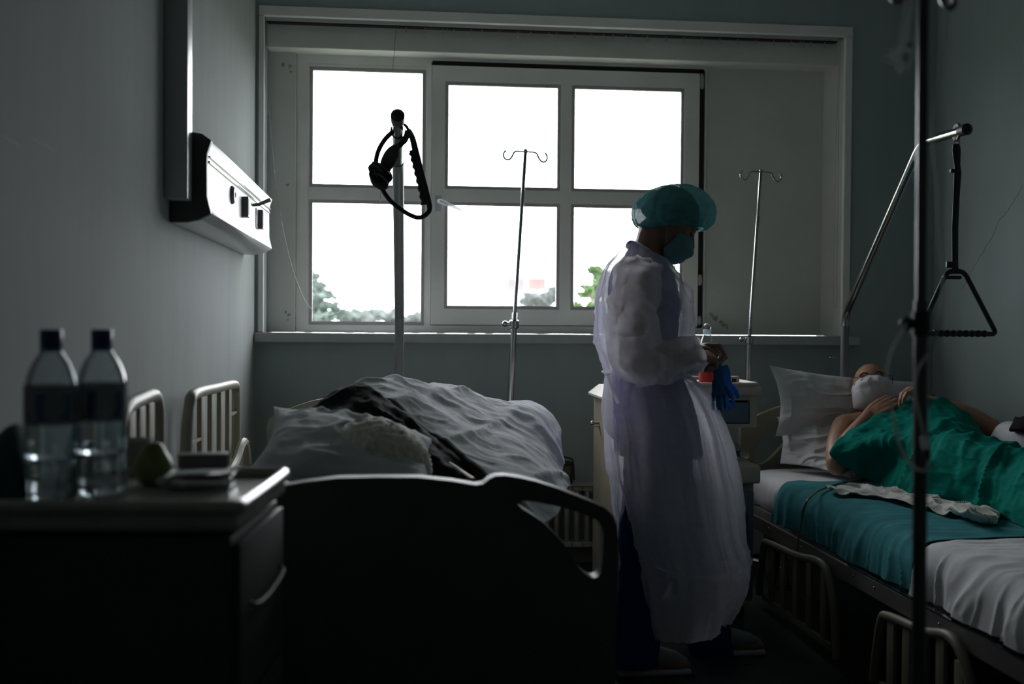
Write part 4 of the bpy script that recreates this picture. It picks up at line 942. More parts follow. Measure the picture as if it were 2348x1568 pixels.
mat('eye_white', (.55, .52, .50), .3); mat('brow_dark', (.04, .03, .02), .8)
mat('tube_amber', (.22, .15, .07), .3, var=.1)
def frame_from(f, u):
    f = Vector(f).normalized(); u = Vector(u); u = (u-f*u.dot(f)).normalized(); l = u.cross(f)
    return Matrix((f, l, u)).transposed()
def head(m, c, M, s=1.0):
    c = Vector(c); q = lambda x, y, z: c+M @ (Vector((x, y, z))*s)
    B = lambda x, y, z, r, rr=None: m.ball(q(x, y, z), tuple(a*s for a in r), (M @ rr) if rr is not None else M, 20, 14)
    B(-.018, 0, .035, (.094, .073, .082)); B(.020, 0, .010, (.070, .068, .085)); B(.030, 0, -.045, (.062, .058, .070)); B(.048, 0, -.088, (.040, .042, .028)); B(.070, 0, -.103, (.018, .020, .014))
    for sg in (-1, 1):
        B(.060, .036*sg, -.030, (.026, .022, .024)); B(.074, .028*sg, .018, (.016, .026, .009)); B(-.008, .074*sg, -.015, (.018, .009, .032), Matrix.Rotation(.25*sg, 3, 'Z')); B(-.004, .070*sg, -.035, (.008, .006, .012)); B(.10, .009*sg, -.040, (.011, .008, .008))
    m.tube([q(.080, 0, .012), q(.094, 0, -.006), q(.112, 0, -.032), q(.104, 0, -.043)], [.0085*s, .009*s, .0125*s, .008*s], 12)
    B(.088, 0, -.064, (.014, .023, .0055)); B(.086, 0, -.073, (.013, .020, .006))
    m.tube([q(-.02, 0, -.03), q(-.035, 0, -.10)], [.055*s, .052*s], 16)
    return q
def limb(m, pts, rs, n=16):
    P_ = cat_rom([tuple(p) for p in pts], 8*len(pts)); R_ = [q[0] for q in cat_rom([(r, 0, 0) for r in rs], 8*len(pts))]
    m.tube(P_, R_, n); m.ball(pts[0], rs[0], nu=12, nv=8); m.ball(pts[-1], rs[-1], nu=12, nv=8)
def hand(m, w, d, nml, thumb=1, curls=(40, 50, 30), s=1.0, spread=.12, tcurl=.5, var=None):
    """palm and five fingers; nml = the way the palm faces"""
    w = Vector(w); d = Vector(d).normalized(); nml = Vector(nml); nml = (nml-d*nml.dot(d)).normalized(); t = d.cross(nml)*thumb
    kn = [(.088, .030), (.091, .010), (.087, -.010), (.080, -.028)]
    for (a, b) in kn:
        m.tube([w+t*b*.55*s, w+(d*a*.5+t*b*.9)*s, w+(d*a+t*b)*s], [.016*s, .0155*s, .0115*s], 10); m.ball(w+(d*a+t*b)*s, .0112*s, nu=10, nv=7)
    m.ball(w+d*.045*s, (.040*s, .034*s, .015*s), Matrix((d, t, nml)).transposed(), 16, 10)
    L = [(.042, .025, .021), (.047, .029, .023), (.043, .027, .022), (.034, .020, .019)]
    for i, (a, b) in enumerate(kn):
        p = w+(d*a+t*b)*s; dd = (d+t*spread*(1.5-i)/1.5*.5).normalized(); ax = t; cu = [c*(1+.10*i*(1 if var is None else var)) for c in curls]; pts = [p]; ang = 0
        for l, c in zip(L[i], cu):
            ang += R(c); v = dd*math.cos(ang)+nml*math.sin(ang); p = p+v*l*s; pts.append(p)
        m.tube(pts, [.0098*s, .0088*s, .0078*s, .0066*s], 10)
        for k, p_ in enumerate(pts[1:]): m.ball(p_, (.0090, .0080, .0067)[k]*s, nu=10, nv=7)
    b0 = w+(d*.018+t*.022)*s; p1 = b0+(d*.55+t*.75+nml*.35).normalized()*.042*s; p2 = p1+(d*.8+t*.25+nml*tcurl).normalized()*.032*s; p3 = p2+(d*.85-t*.1+nml*(tcurl+.2)).normalized()*.024*s
    m.tube([b0, p1, p2, p3], [.016*s, .0115*s, .0098*s, .0076*s], 10)
    for p_, r_ in ((p1, .0115), (p2, .0098), (p3, .0077)): m.ball(p_, r_*s, nu=10, nv=7)
def mask_sheet(q, k, fold=.0022, amp=.002, seed=1, grow=1.0, nu=44, nv=60, zs=1.0):
    A = []
    V = cat_rom([(.098, .000, 0), (.118, -.012, 0), (.135, -.036, 0), (.131, -.060, 0), (.118, -.086, 0), (.092, -.118, 0), (.060, -.128, 0)], nu)
    for i in range(nu):
        row = []; px_, pz_ = V[i][0], V[i][1]
        for j in range(nv):
            u = (j/(nv-1)*2-1)*R(84)
            x = .028+(px_*grow-.028)*max(0, math.cos(u))**.85; y = .080*grow*math.sin(u); z = -.058+(pz_*zs+.058)*(.50+.50*math.cos(u))
            pl_ = fold*math.sin(i/nu*2*math.pi*3.5)*math.cos(u)
            nn = amp*float(ridge(np.array([x*30, y*26, z*22]), seed))
            row.append(tuple(q(x+pl_+nn, y, z+nn*.5)))
        A.append(row)
    return MB().grid(np.array(A))
# ------------------------------------------------------------------ the nurse
YN = 3.45
nP = lambda px, py, y=YN: P(px, py, y)
nf = nP(1530, 1500); nurse = thing('person', 'person standing in a white see-through gown, teal cap and mask, looking down at their hands', 'person', (nf.x, YN, 0))
b = MB()
psi = R(10); pit = R(38)
Mn = frame_from((math.cos(pit)*math.cos(psi), -math.cos(pit)*math.sin(psi), -math.sin(pit)), (math.sin(pit), 0, math.cos(pit)))
hc = nP(1541, 507)
qn = head(b, hc, Mn, .92)
limb(b, [nP(1498, 540), nP(1486, 585), nP(1480, 625)], [.052, .054, .075])
b.ball(nP(1472, 690), (.098, .150, .165)); b.ball(nP(1474, 800), (.090, .125, .14)); b.ball(nP(1500, 930), (.110, .155, .14)); b.ball(nP(1508, 700), (.075, .11, .07))
b.tube([nP(1464, 634, 3.30), nP(1478, 620), nP(1470, 634, 3.62)], [.055, .06, .055], 14)
elN, wrN = nP(1446, 826, 3.225), nP(1588, 816, 3.30)
limb(b, [nP(1464, 640, 3.29), nP(1450, 735, 3.25), elN], [.050, .043, .037])
limb(b, [elN, nP(1520, 828, 3.25), wrN], [.038, .036, .024])
elF, wrF = nP(1478, 818, 3.68), nP(1598, 800, 3.50)
limb(b, [nP(1472, 640, 3.62), nP(1470, 735, 3.66), elF], [.050, .043, .037])
limb(b, [elF, nP(1545, 812, 3.62), wrF], [.038, .036, .024])
hand(b, wrN, (.93, .32, -.02), (-.1, .35, -.93), 1, (50, 66, 44), .86)
hand(b, wrF, (.88, -.42, .05), (-.1, -.30, -.95), -1, (56, 64, 44), .86)
kn1, an1 = nP(1490, 1235, 3.39), nP(1464, 1492, 3.38); kn2, an2 = nP(1572, 1235, 3.54), nP(1640, 1490, 3.56)
limb(b, [nP(1490, 985, 3.37), nP(1484, 1110, 3.375), kn1, nP(1464, 1330, 3.39), an1], [.085, .072, .054, .050, .034])
limb(b, [nP(1510, 985, 3.53), nP(1540, 1110, 3.535), kn2, nP(1600, 1330, 3.56), an2], [.085, .072, .054, .050, .034])
for an in (an1, an2):
    f0 = Vector((an.x, an.y, .045)); b.tube([Vector((an.x, an.y, an.z)), f0], [.034, .036], 12)
    b.tube([f0+Vector((-.03, 0, 0)), f0+Vector((.05, -.004, -.004)), f0+Vector((.13, -.01, -.018)), f0+Vector((.165, -.012, -.022))], [.030, .034, .026, .015], 12, flat=.9)
place_mesh('body', remesh(b, .0042, 3), 'skin_nurse', nurse)
# eyelids / brow
for sg in (-1, 1):
    MB().tube([qn(.083, .014*sg, .023), qn(.088, .030*sg, .027), qn(.078, .046*sg, .020)], [.002, .003, .0015], 6).build('eyebrow', 'brow_dark', nurse)
    MB().ball(qn(.0795, .030*sg, .002), (.010, .010, .010), nu=12, nv=8).build('eye', 'skin_nurse', nurse)
    MB().tube([qn(.088, .018*sg, -.002), qn(.0905, .030*sg, -.005), qn(.084, .042*sg, -.002)], .0012, 6).build('eyelashes', 'brow_dark', nurse)
# hair at the nape under the cap
A = []
for i in range(16):
    r = []
    for j in range(24):
        th = math.pi*(.5+j/23); z = .02-.055*i/15; rr = .090+.003*math.sin(j*2.3+i)
        r.append(tuple(qn(-.018+rr*math.cos(th)*1.0, .072*math.sin(th), z)))
    A.append(r)
MB().grid(np.array(A)).build('hair', 'hair_dark', nurse, thick=.006)
# mask with ear loops
mk = mask_sheet(lambda x, y, z: qn(x, y, z-.012), 1, .0022, .0008, 3, .96).build('face_mask', 'mask_teal', nurse, thick=.0012)
for sg in (-1, 1):
    MB().tube(cat_rom([qn(.034, .079*sg, -.028), qn(.018, .083*sg, .0), qn(.010, .084*sg, .035), qn(.0, .085*sg, .05)], 14), .0016, 6).build('ear_loop', 'mask_teal', nurse)
    MB().tube(cat_rom([qn(.030, .078*sg, -.088), qn(.0, .084*sg, -.05), qn(-.020, .086*sg, -.01), qn(-.022, .086*sg, .035)], 14), .0016, 6).build('ear_loop', 'mask_teal', nurse)
# bouffant cap
def cap():
    A = []; c = nP(1545, 486); nu, nv = 70, 150
    for i in range(nu):
        r = []; a = i/(nu-1)*1.0
        for j in range(nv):
            ph = 2*math.pi*j/nv; cx, sy = math.cos(ph), math.sin(ph)
            if a < .80: th = a/.80*R(112); rad = math.sin(th); z = math.cos(th)
            else:
                k = (a-.80)/.20; rad = math.sin(R(112))*(1-.22*k); z = math.cos(R(112))-.30*k*(1-.35*k)
            # width 94 px either side, 60 px up
            x = .131*max(rad, 0)**.86*cx; y = .112*rad**.86*sy; zz = .086*z
            zz += -.018*max(0, -cx)**1.5*(1-z)*.5+ .010*cx*rad*(z > 0)*z - .004*cx*(1-z)
            p = Vector((x, y, zz))
            w = .0050*float(ridge(np.array([cx*2.6, sy*2.6, a*3.0]), 11))*(.35+a)+.003*float(crease(np.array([cx*5, sy*5, a*5]), 5, 4))+.0022*math.sin(ph*31)*max(0, a-.7)/.3
            p = p*(1+w/.11); r.append(tuple(c+p))
        A.append(r)
    return MB().grid(np.array(A), closed_v=True)
cap().build('bouffant_cap', 'cap_teal', nurse)
# scrubs: top and trousers
def rings(tab, nv, ym=YN, grow=0, expo=2.3):
    """tab rows: py, xl, xr, half depth, tilt(m, + = right side lower)"""
    A = []
    for (py, xl, xr, hd, tl) in tab:
        a, c = nP(xl, py, ym), nP(xr, py, ym); cx, hw = (a.x+c.x)/2, (c.x-a.x)/2+grow; r = []
        for j in range(nv):
            ph = 2*math.pi*j/nv; cc, ss = math.cos(ph), math.sin(ph)
            r.append((cx+hw*math.copysign(abs(cc)**(2/expo), cc), ym+(hd+grow)*math.copysign(abs(ss)**(2/expo), ss), (a.z+c.z)/2-tl*cc))
        A.append(r)
    return A
st = rings([(584, 1447, 1496, .058, .030), (602, 1434, 1508, .11, .015), (625, 1410, 1530, .175, .0), (690, 1402, 1549, .165, 0), (760, 1404, 1546, .145, 0), (830, 1412, 1544, .14, 0), (900, 1410, 1570, .165, 0), (980, 1412, 1592, .18, 0), (1040, 1416, 1600, .185, 0)], 40)
A = net(st, 90, 80, True); n_ = nrm(A, True); A = A+n_*(.005*ridge(A*np.array([9, 9, 5]), 21))[..., None]
MB().grid(A, closed_v=True).build('scrub_top', 'scrubs_navy', nurse)
MB().tube(cat_rom([nP(1447, 558, YN-.045), nP(1440, 564, YN), nP(1447, 558, YN+.045), nP(1470, 566, YN+.055), nP(1493, 590, YN+.03), nP(1498, 598, YN), nP(1490, 590, YN-.035), nP(1468, 568, YN-.058)], 50, True), .008, 10, closed=True, flat=1.2).build('collar', 'scrubs_navy', nurse)
for (hp, kn, an, sd) in ((nP(1502, 985, 3.37), kn1, an1, 3), (nP(1510, 985, 3.53), kn2, an2, 4)):
    P_ = np.array(cat_rom([tuple(hp), tuple(kn+Vector((-.012, 0, 0))), tuple(an+Vector((-.012, 0, .0))), tuple(an+Vector((-.010, 0, -.03)))], 60)); A = []
    for i, p in enumerate(P_):
        rr = np.interp(i/59, [0, .35, .7, 1], [.095, .080, .074, .068])
        A.append([(p[0]+rr*math.cos(t_), p[1]+rr*.95*math.sin(t_), p[2]) for t_ in [2*math.pi*j/48 for j in range(48)]])
    A = np.array(A); n_ = nrm(A, True); sgn = np.sign((n_[30, 0] @ np.array([1, 0, 0]))) or 1
    A = A+sgn*n_*(.007*ridge(A*np.array([7, 7, 9])+sd, 31+sd))[..., None]
    MB().grid(A, closed_v=True).build('trouser_leg', 'trouser_blue', nurse)
for an, sd in ((an1, 1), (an2, 2)):
    m = MB(); f0 = Vector((an.x, an.y, 0))
    m.box((an.x-.075, an.y-.040, .0), (an.x+.165, an.y+.040, .020)); so = m.build('shoe_sole', 'sheet_white_cool', nurse, bevel=.012, seg=3)
    m = MB(); m.tube([f0+Vector((-.055, 0, .05)), f0+Vector((0, 0, .062)), f0+Vector((.06, 0, .052)), f0+Vector((.115, 0, .038)), f0+Vector((.155, 0, .030))], [.038, .043, .040, .036, .018], 16, flat=.85, ref=(0, 0, 1))
    m.build('shoe', 'shoe_grey', nurse)
    for k in range(4): MB().tube([f0+Vector((.02+.022*k, -.022, .088-.008*k)), f0+Vector((.025+.022*k, .0, .096-.009*k)), f0+Vector((.02+.022*k, .022, .088-.008*k))], .0025, 6).build('shoelace', 'sheet_white_cool', nurse)
# isolation gown: body
gt = [(570, 1441, 1503, .070, .034), (590, 1424, 1514, .125, .012), (612, 1404, 1527, .175, .004), (645, 1391, 1545, .195, 0), (690, 1382, 1563, .200, 0), (735, 1379, 1573, .190, 0), (790, 1382, 1569, .178, 0), (835, 1392, 1560, .160, 0), (856, 1397, 1562, .150, 0), (880, 1394, 1592, .170, 0), (930, 1391, 1628, .195, 0), (1000, 1404, 1652, .212, 0), (1100, 1418, 1664, .222, 0), (1180, 1429, 1672, .226, 0), (1230, 1437, 1680, .230, -.0), (1275, 1444, 1693, .232, -.005), (1325, 1454, 1686, .232, -.01), (1375, 1468, 1664, .228, -.02), (1418, 1482, 1640, .222, -.035)]
A = net(rings(gt, 48, grow=.004), 200, 200, True)
n_ = nrm(A, True); sgn = np.sign(n_[100, 0, 0]); n_ = n_*sgn
z = A[..., 2]; zw = nP(1480, 856).z; ang = np.arctan2(A[..., 1]-YN, A[..., 0]-A[..., 0].mean(1, keepdims=True))
low = np.clip((zw-z)/.25, 0, 1); up_ = np.clip((z-zw)/.1, 0, 1)
cyl = np.stack([np.cos(ang)*2.6, np.sin(ang)*2.6, z*1.1], -1)
d = .019*low*ridge(cyl, 41)+.005*low*ridge(cyl*2.6, 45)+.012*up_*ridge(np.stack([np.cos(ang)*2.2+z*2, np.sin(ang)*2.2, z*4.5], -1), 43)+.006*np.exp(-((z-zw)/.05)**2)*np.sin(ang*19+3*np.sin(ang*5))
d += .004*np.exp(-((z-nP(1500, 1283).z-.02*np.cos(ang))/.006)**2)+.0012*fbm(A*40, 3)+.012*up_*crease(np.stack([A[..., 0]*6+z*4, A[..., 1]*5, z*3-A[..., 0]*5], -1), 47, 5)+.011*low*crease(np.stack([np.cos(ang)*3.2, np.sin(ang)*3.2, z*1.6], -1), 48, 7)+.005*crease(A*9, 49, 5)
A = A+n_*(d*np.clip((nP(1470, 566).z+.01-z)/.12, .1, 1))[..., None]
MB().grid(A, closed_v=True).build('gown', 'gown_fabric', nurse)
# back overlap flap
fl = [[nP(1399, 858, 3.40), nP(1392, 860, 3.36), nP(1404, 858, 3.27)], [nP(1396, 890, 3.40), nP(1388, 895, 3.34), nP(1404, 890, 3.24)], [nP(1396, 940, 3.40), nP(1386, 945, 3.34), nP(1405, 940, 3.22)], [nP(1400, 980, 3.40), nP(1388, 983, 3.34), nP(1408, 985, 3.23)], [nP(1410, 1008, 3.40), nP(1404, 1006, 3.34), nP(1416, 1010, 3.24)]]
MB().grid(net(fl, 30, 20)).build('gown_flap', 'gown_fabric', nurse)
# belt tie
w0 = rings([(854, 1394, 1565, .155, 0)], 60, grow=.010)[0]
m = MB(); m.tube(w0, .007, 8, closed=True, flat=.5); m.build('gown_tie', 'gown_fabric', nurse)
m = MB(); m.ball(nP(1394, 852, 3.34), (.012, .012, .010), nu=12, nv=8); m.tube(cat_rom([nP(1394, 854, 3.34), nP(1400, 880, 3.27), nP(1410, 905, 3.22), nP(1418, 925, 3.21)], 12), .006, 8, flat=.3); m.build('tie_knot', 'gown_fabric', nurse)
# seams
for py_, xa, xb, hd_ in ((1285, 1445, 1692, .236),):
    w1 = rings([(py_, xa, xb, hd_, .03)], 80, grow=.012)[0]; MB().tube(w1, .0022, 6, closed=True).build('hem_seam', 'gown_fabric', nurse)
# sleeves
def sleeve(path, rs, seed, name='gown_sleeve', nv=56, nu=120):
    P_ = [Vector(q) for q in cat_rom([tuple(p) for p in path], nu)]; R_ = [q for q in cat_rom([(r[0], r[1], 0) for r in rs], nu)]
    A = []; prev = Vector((0, 1, 0))
    for i, p in enumerate(P_):
        t_ = (P_[min(i+1, nu-1)]-P_[max(i-1, 0)]).normalized(); a_ = (prev-t_*prev.dot(t_)).normalized(); prev = a_; b_ = t_.cross(a_)
        A.append([tuple(p+a_*math.cos(2*math.pi*j/nv)*R_[i][0]+b_*math.sin(2*math.pi*j/nv)*R_[i][1]) for j in range(nv)])
    A = np.array(A); n_ = nrm(A, True); c_ = A.mean(1, keepdims=True); n_ *= np.sign((n_*(A-c_)).sum(-1, keepdims=True))
    A = A+n_*(.0125*ridge(A*np.array([9, 9, 9])+seed, 50+seed)+.005*ridge(A*np.array([26, 22, 20]), 57+seed)-.003+.013*crease(A*np.array([9, 8, 9])+seed, 59, 5))[..., None]
    return MB().grid(A, closed_v=True).build(name, 'gown_fabric', nurse)
sleeve([nP(1466, 612, 3.31), nP(1456, 665, 3.265), nP(1448, 730, 3.24), nP(1447, 790, 3.225), nP(1462, 828, 3.22), nP(1505, 836, 3.235), nP(1550, 824, 3.265), nP(1580, 820, 3.29), nP(1600, 816, 3.30)],
       [(.055, .06), (.060, .066), (.060, .070), (.060, .068), (.062, .058), (.058, .054), (.052, .050), (.043, .043), (.036, .038)], 1)
sleeve([nP(1474, 620, 3.60), nP(1470, 665, 3.645), nP(1472, 730, 3.67), nP(1476, 790, 3.68), nP(1490, 822, 3.68), nP(1530, 824, 3.65), nP(1562, 812, 3.59), nP(1585, 806, 3.53), nP(1598, 802, 3.51)],
       [(.055, .06), (.060, .062), (.060, .062), (.060, .062), (.062, .058), (.058, .052), (.052, .048), (.043, .043), (.036, .036)], 2)
# ------------------------------------------------------------------ gloves held by the nurse
def glove(label, top, bot, y, mm, seed, wid=.036):
    a, c = nP(*top, y), nP(*bot, y); rnd = random.Random(seed); m = MB()
    L = (a-c).length; dn = (c-a).normalized()
    m.tube(cat_rom([a, a.lerp(c, .2)+Vector((.003, 0, 0)), a.lerp(c, .45), a.lerp(c, .62)], 16), [wid*.42]*3+[wid*.5]*5+[wid*.62]*5+[wid*.7]*3, 16, flat=.28, ref=(0, 1, 0))
    for k in range(4):
        s = a.lerp(c, .58)+Vector(((k-1.5)*wid*.30, rnd.uniform(-.004, .004), 0)); e = s+dn*L*(.40-.05*abs(k-1.2))+Vector(((k-1.5)*.006+rnd.uniform(-.004, .004), rnd.uniform(-.006, .006), 0))
        m.tube(cat_rom([s, s.lerp(e, .5)+Vector((rnd.uniform(-.004, .004), 0, 0)), e], 8), [wid*.17]*6+[wid*.15, wid*.10], 10, flat=.5, ref=(0, 1, 0))
    s = a.lerp(c, .42)+Vector((wid*.5, 0, 0)); m.tube(cat_rom([s, s+Vector((.016, 0, -.018)), s+Vector((.024, 0, -.042))], 8), [wid*.2]*6+[wid*.17, wid*.12], 10, flat=.5, ref=(0, 1, 0))
    me = remesh(m, .0022, 2); O = (a.x, y, c.z)
    o = bpy.data.objects.new('tmp', None); o['_o'] = O
    me.transform(Matrix.Translation(-Vector(O))); g_ = finish('nitrile_glove', me, mm, None, Vector(O)); bpy.data.objects.remove(o)
    return tag(g_, label, 'glove')
glove('deep blue glove hanging straight down from the nurse\'s fingers, nearer the gown', (1644, 835), (1650, 950), 3.34, 'glove_blue_shaded', 1, .034)
glove('bright blue crumpled glove dangling behind the shaded one', (1658, 838), (1668, 946), 3.385, 'glove_blue', 5, .040)
# ------------------------------------------------------------------ patient in the right bed
ob = MB(); cR = P(1999, 890, 4.44)
Mr = frame_from((-.34, -.78, .52), (.10, .5, .86)); qr = head(ob, cR, Mr, .98)
pb = thing('person', 'bald person with glasses and white mask lying in the right bed', 'person', (1.97, 3.8, mz))
limb(ob, [cR+Vector((.0, -.02, -.06)), (2.04, 4.38, .755), (2.07, 4.32, .73)], [.058, .060, .075])
ob.ball((2.08, 4.16, .645), (.185, .20, .105)); ob.ball((2.07, 3.90, .61), (.165, .20, .10)); ob.ball((2.06, 3.68, .58), (.14, .16, .08))
sR = P(1940, 982, 4.36); eR = P(1919, 1066, 4.18); wR = P(1990, 955, 4.24)
eR.z = max(eR.z, mz+.045)
ob.tube([sR, (2.08, 4.33, .71), (2.28, 4.30, .70)], [.06, .07, .06], 14)
limb(ob, [sR, sR.lerp(eR, .5)+Vector((-.012, 0, .0)), eR], [.060, .050, .042]); limb(ob, [eR+Vector((.0, .0, .012)), eR.lerp(wR, .4)+Vector((0, 0, .015)), wR], [.042, .042, .027])
tgt = P(2048, 913, 4.22)
hand(ob, wR, tgt-wR, (.35, .55, -.55), -1, (12, 30, 25), 1.0)
sL = Vector((2.29, 4.30, .71)); eL = P(2272, 982, 4.08); wL = P(2120, 920, 4.18)
limb(ob, [sL, (sL+eL)/2+Vector((.02, 0, .01)), eL], [.060, .050, .042]); limb(ob, [eL, eL.lerp(wL, .45)+Vector((0, 0, .012)), wL], [.042, .040, .027])
hand(ob, wL, P(2078, 882, 4.16)-wL, (-.75, -.1, -.65), 1, (58, 38, 20), .98)
for sx in (-.09, .09):
    limb(ob, [(2.07+sx*.7, 3.60, .56), (2.06+sx*.55, 3.12, .55), (2.05+sx*.5, 2.62, .535)], [.06, .048, .038]); limb(ob, [(2.04+sx*.6, 2.62, .54), (2.04+sx*.7, 2.58, .59)], [.04, .03])
place_mesh('body', remesh(ob, .0042, 3), 'skin_patient', pb)
for sg in (-1, 1):
    MB().ball(qr(.0785, .031*sg, -.002), .0108, nu=12, nv=8).build('eye', 'skin_patient', pb)
    MB().tube(cat_rom([qr(.088, .016*sg, .022), qr(.094, .031*sg, .027), qr(.082, .050*sg, .018)], 10), [.003]*8+[.002]*2, 6).build('eyebrow', 'brow_dark', pb)
    MB().tube([qr(.087, .020*sg, -.004), qr(.0905, .031*sg, -.006), qr(.084, .043*sg, -.003)], .0012, 6).build('eyelashes', 'brow_dark', pb)
mask_sheet(qr, 1, .0022, .0042, 9, 1.10, zs=1.12).build('face_mask', 'mask_white', pb, thick=.0012)
for sg in (-1, 1):
    MB().tube(cat_rom([qr(.034, .086*sg, -.03), qr(.01, .086*sg, -.01), qr(-.012, .088*sg, .008), qr(-.03, .084*sg, -.005)], 14), .0014, 6).build('ear_loop', 'mask_white', pb)
gls = thing('spectacles', 'thin metal spectacles on the face of the lying bald patient', 'glasses', cR+Vector((0, -.08, 0)))
for sg in (-1, 1):
    lens = [qr(.108-.010*abs(math.sin(t_))*0-.016*max(0, math.cos(t_)), sg*(.033+.027*math.cos(t_)), .002+.019*math.sin(t_)) for t_ in [2*math.pi*k/28 for k in range(28)]]
    rmm = MB().tube(lens, .0013, 6, closed=True).build('rim', 'glasses_metal', gls)
    MB().prism([Vector(v) for v in lens], Mr @ Vector((.001, 0, 0))).build('lens', 'window_glass', rmm)
    MB().tube(cat_rom([qr(.090, sg*.062, .008), qr(.078, sg*.082, .010), qr(.03, sg*.086, .008), qr(-.015, sg*.085, .002), qr(-.028, sg*.083, -.02)], 16), .0016, 6).build('temple', 'glasses_metal', gls)
MB().tube([qr(.107, -.007, .006), qr(.110, 0, .009), qr(.107, .007, .006)], .0013, 6).build('bridge', 'glasses_metal', gls)
# pillows
def pillow(c4, th, label, seed, mm='pillow_white', name='pillow', wr=1.0, n=64, ear=.0):
    a, b_, c, d = [np.array(Vector(v)) for v in c4]; nn = np.cross(b_-a, d-a); nn /= np.linalg.norm(nn)
    u = np.linspace(0, 1, n); U, V = np.meshgrid(u, u, indexing='ij')
    S_ = []
    for side in (1, -1):
        pin_u = .055*np.sin(math.pi*V); pin_v = .055*np.sin(math.pi*U)
        UU = .5+(U-.5)*(1-pin_u*2*1); VV = .5+(V-.5)*(1-pin_v*2*1)
        B_ = (1-UU)[..., None]*((1-VV)[..., None]*a+VV[..., None]*d)+UU[..., None]*((1-VV)[..., None]*b_+VV[..., None]*c)
        pf = (np.clip(np.sin(math.pi*U), 0, 1)**.55)*(np.clip(np.sin(math.pi*V), 0, 1)**.55)
        w = (.007*ridge(B_*np.array([6, 6, 9])+seed, seed)+.004*ridge(B_*np.array([16, 14, 22]), seed+3))*wr*np.clip(pf*2, 0, 1)
        edge = (1-pf)**3; w2 = .004*wr*edge*vn(np.stack([U*9, V*9, U*0], -1), seed+9)
        w = w*1.3+.009*wr*crease(B_*np.array([7, 6, 13])+seed, seed+6, 5)*np.clip(pf*2, 0, 1); S_.append(B_+nn*(side*(pf*th/2+w)+w2)[..., None])
    m = MB(); m.grid(S_[0]); m.grid(S_[1][:, ::-1])
    return tag(m.build(name, mm, weld=True), label, 'pillow')
pillow([P(1764, 838, 4.55), P(2110, 876, 4.57), P(2110, 1005, 4.44), P(1778, 1000, 4.48)], .10, 'plump white pillow propped up behind the bald patient\'s head', 3)
pillow([P(1780, 955, 4.52), P(2050, 960, 4.48), PZ(1950, 1097, .51), PZ(1788, 1062, .52)], .08, 'wrinkled lower white pillow under the bald patient\'s right shoulder', 7, wr=1.9)
# teal draw sheet over the mattress
def over_mattress(ya, yb, off, zlo, xto, amp, seed, ny=150, nx=110, wob=.012):
    prof = [(RX0-.016, zlo), (RX0-.018, zlo+.05), (RX0-.012, mz-.05), (RX0+.012, mz-.010), (RX0+.055, mz+.004), (RX0+.2, mz+.008), (rxm, mz+.008), (xto, mz+.008)]
    pr = np.array(cat_rom([(p[0], 0, p[1]) for p in prof], nx)); A = []
    for i in range(ny):
        q = pr.copy(); q[:, 1] = ya+(yb-ya)*i/(ny-1); e = min(i, ny-1-i)/(ny-1); A.append(q)
    A = np.array(A)
    s = np.clip((RX0+.16-A[..., 0])/.16, 0, 1); h = np.clip((mz+.01-A[..., 2])/.16, 0, 1)
    f = ridge(np.stack([A[..., 1]*11+.6*vn(A*6, 2), A[..., 2]*1.6, A[..., 0]*2.5], -1), seed)
    A[..., 0] -= amp*1.3*(np.clip(f, -.4, 1.5)+.4)*h+off+.010*h*crease(np.stack([A[..., 1]*9, A[..., 2]*2, A[..., 0]*2], -1), seed+2, 5)
    A[..., 0] = np.maximum(A[..., 0], RX0-.058)
    A[..., 2] += off+.0045*(ridge(np.stack([A[..., 1]*10, A[..., 0]*4, A[..., 2]], -1), seed+4)+.6)*(1-h)*.9
    A[..., 1] += wob*np.sin(A[..., 2]*25+A[..., 0]*14)*.6
    A[:, :14, 2] += (.012*vn(np.stack([A[:, :14, 1]*6, A[:, :14, 1]*0, A[:, :14, 1]*0], -1), 8))*np.linspace(.4, 0, 14)
    return MB().grid(A)
tag(over_mattress(2.97, 4.13, .003, .346, RX1-.1, .016, 61).build('draw_sheet', 'sheet_teal', thick=.0015), 'teal draw sheet hanging in folds over the side of the right mattress', 'sheet')
tag(over_mattress(2.10, 2.955, .002, .346, RX1-.1, .022, 71, wob=.008).build('cover_sheet', 'sheet_white', thick=.0015), 'white sheet end spread over the near part of the right bed', 'sheet')
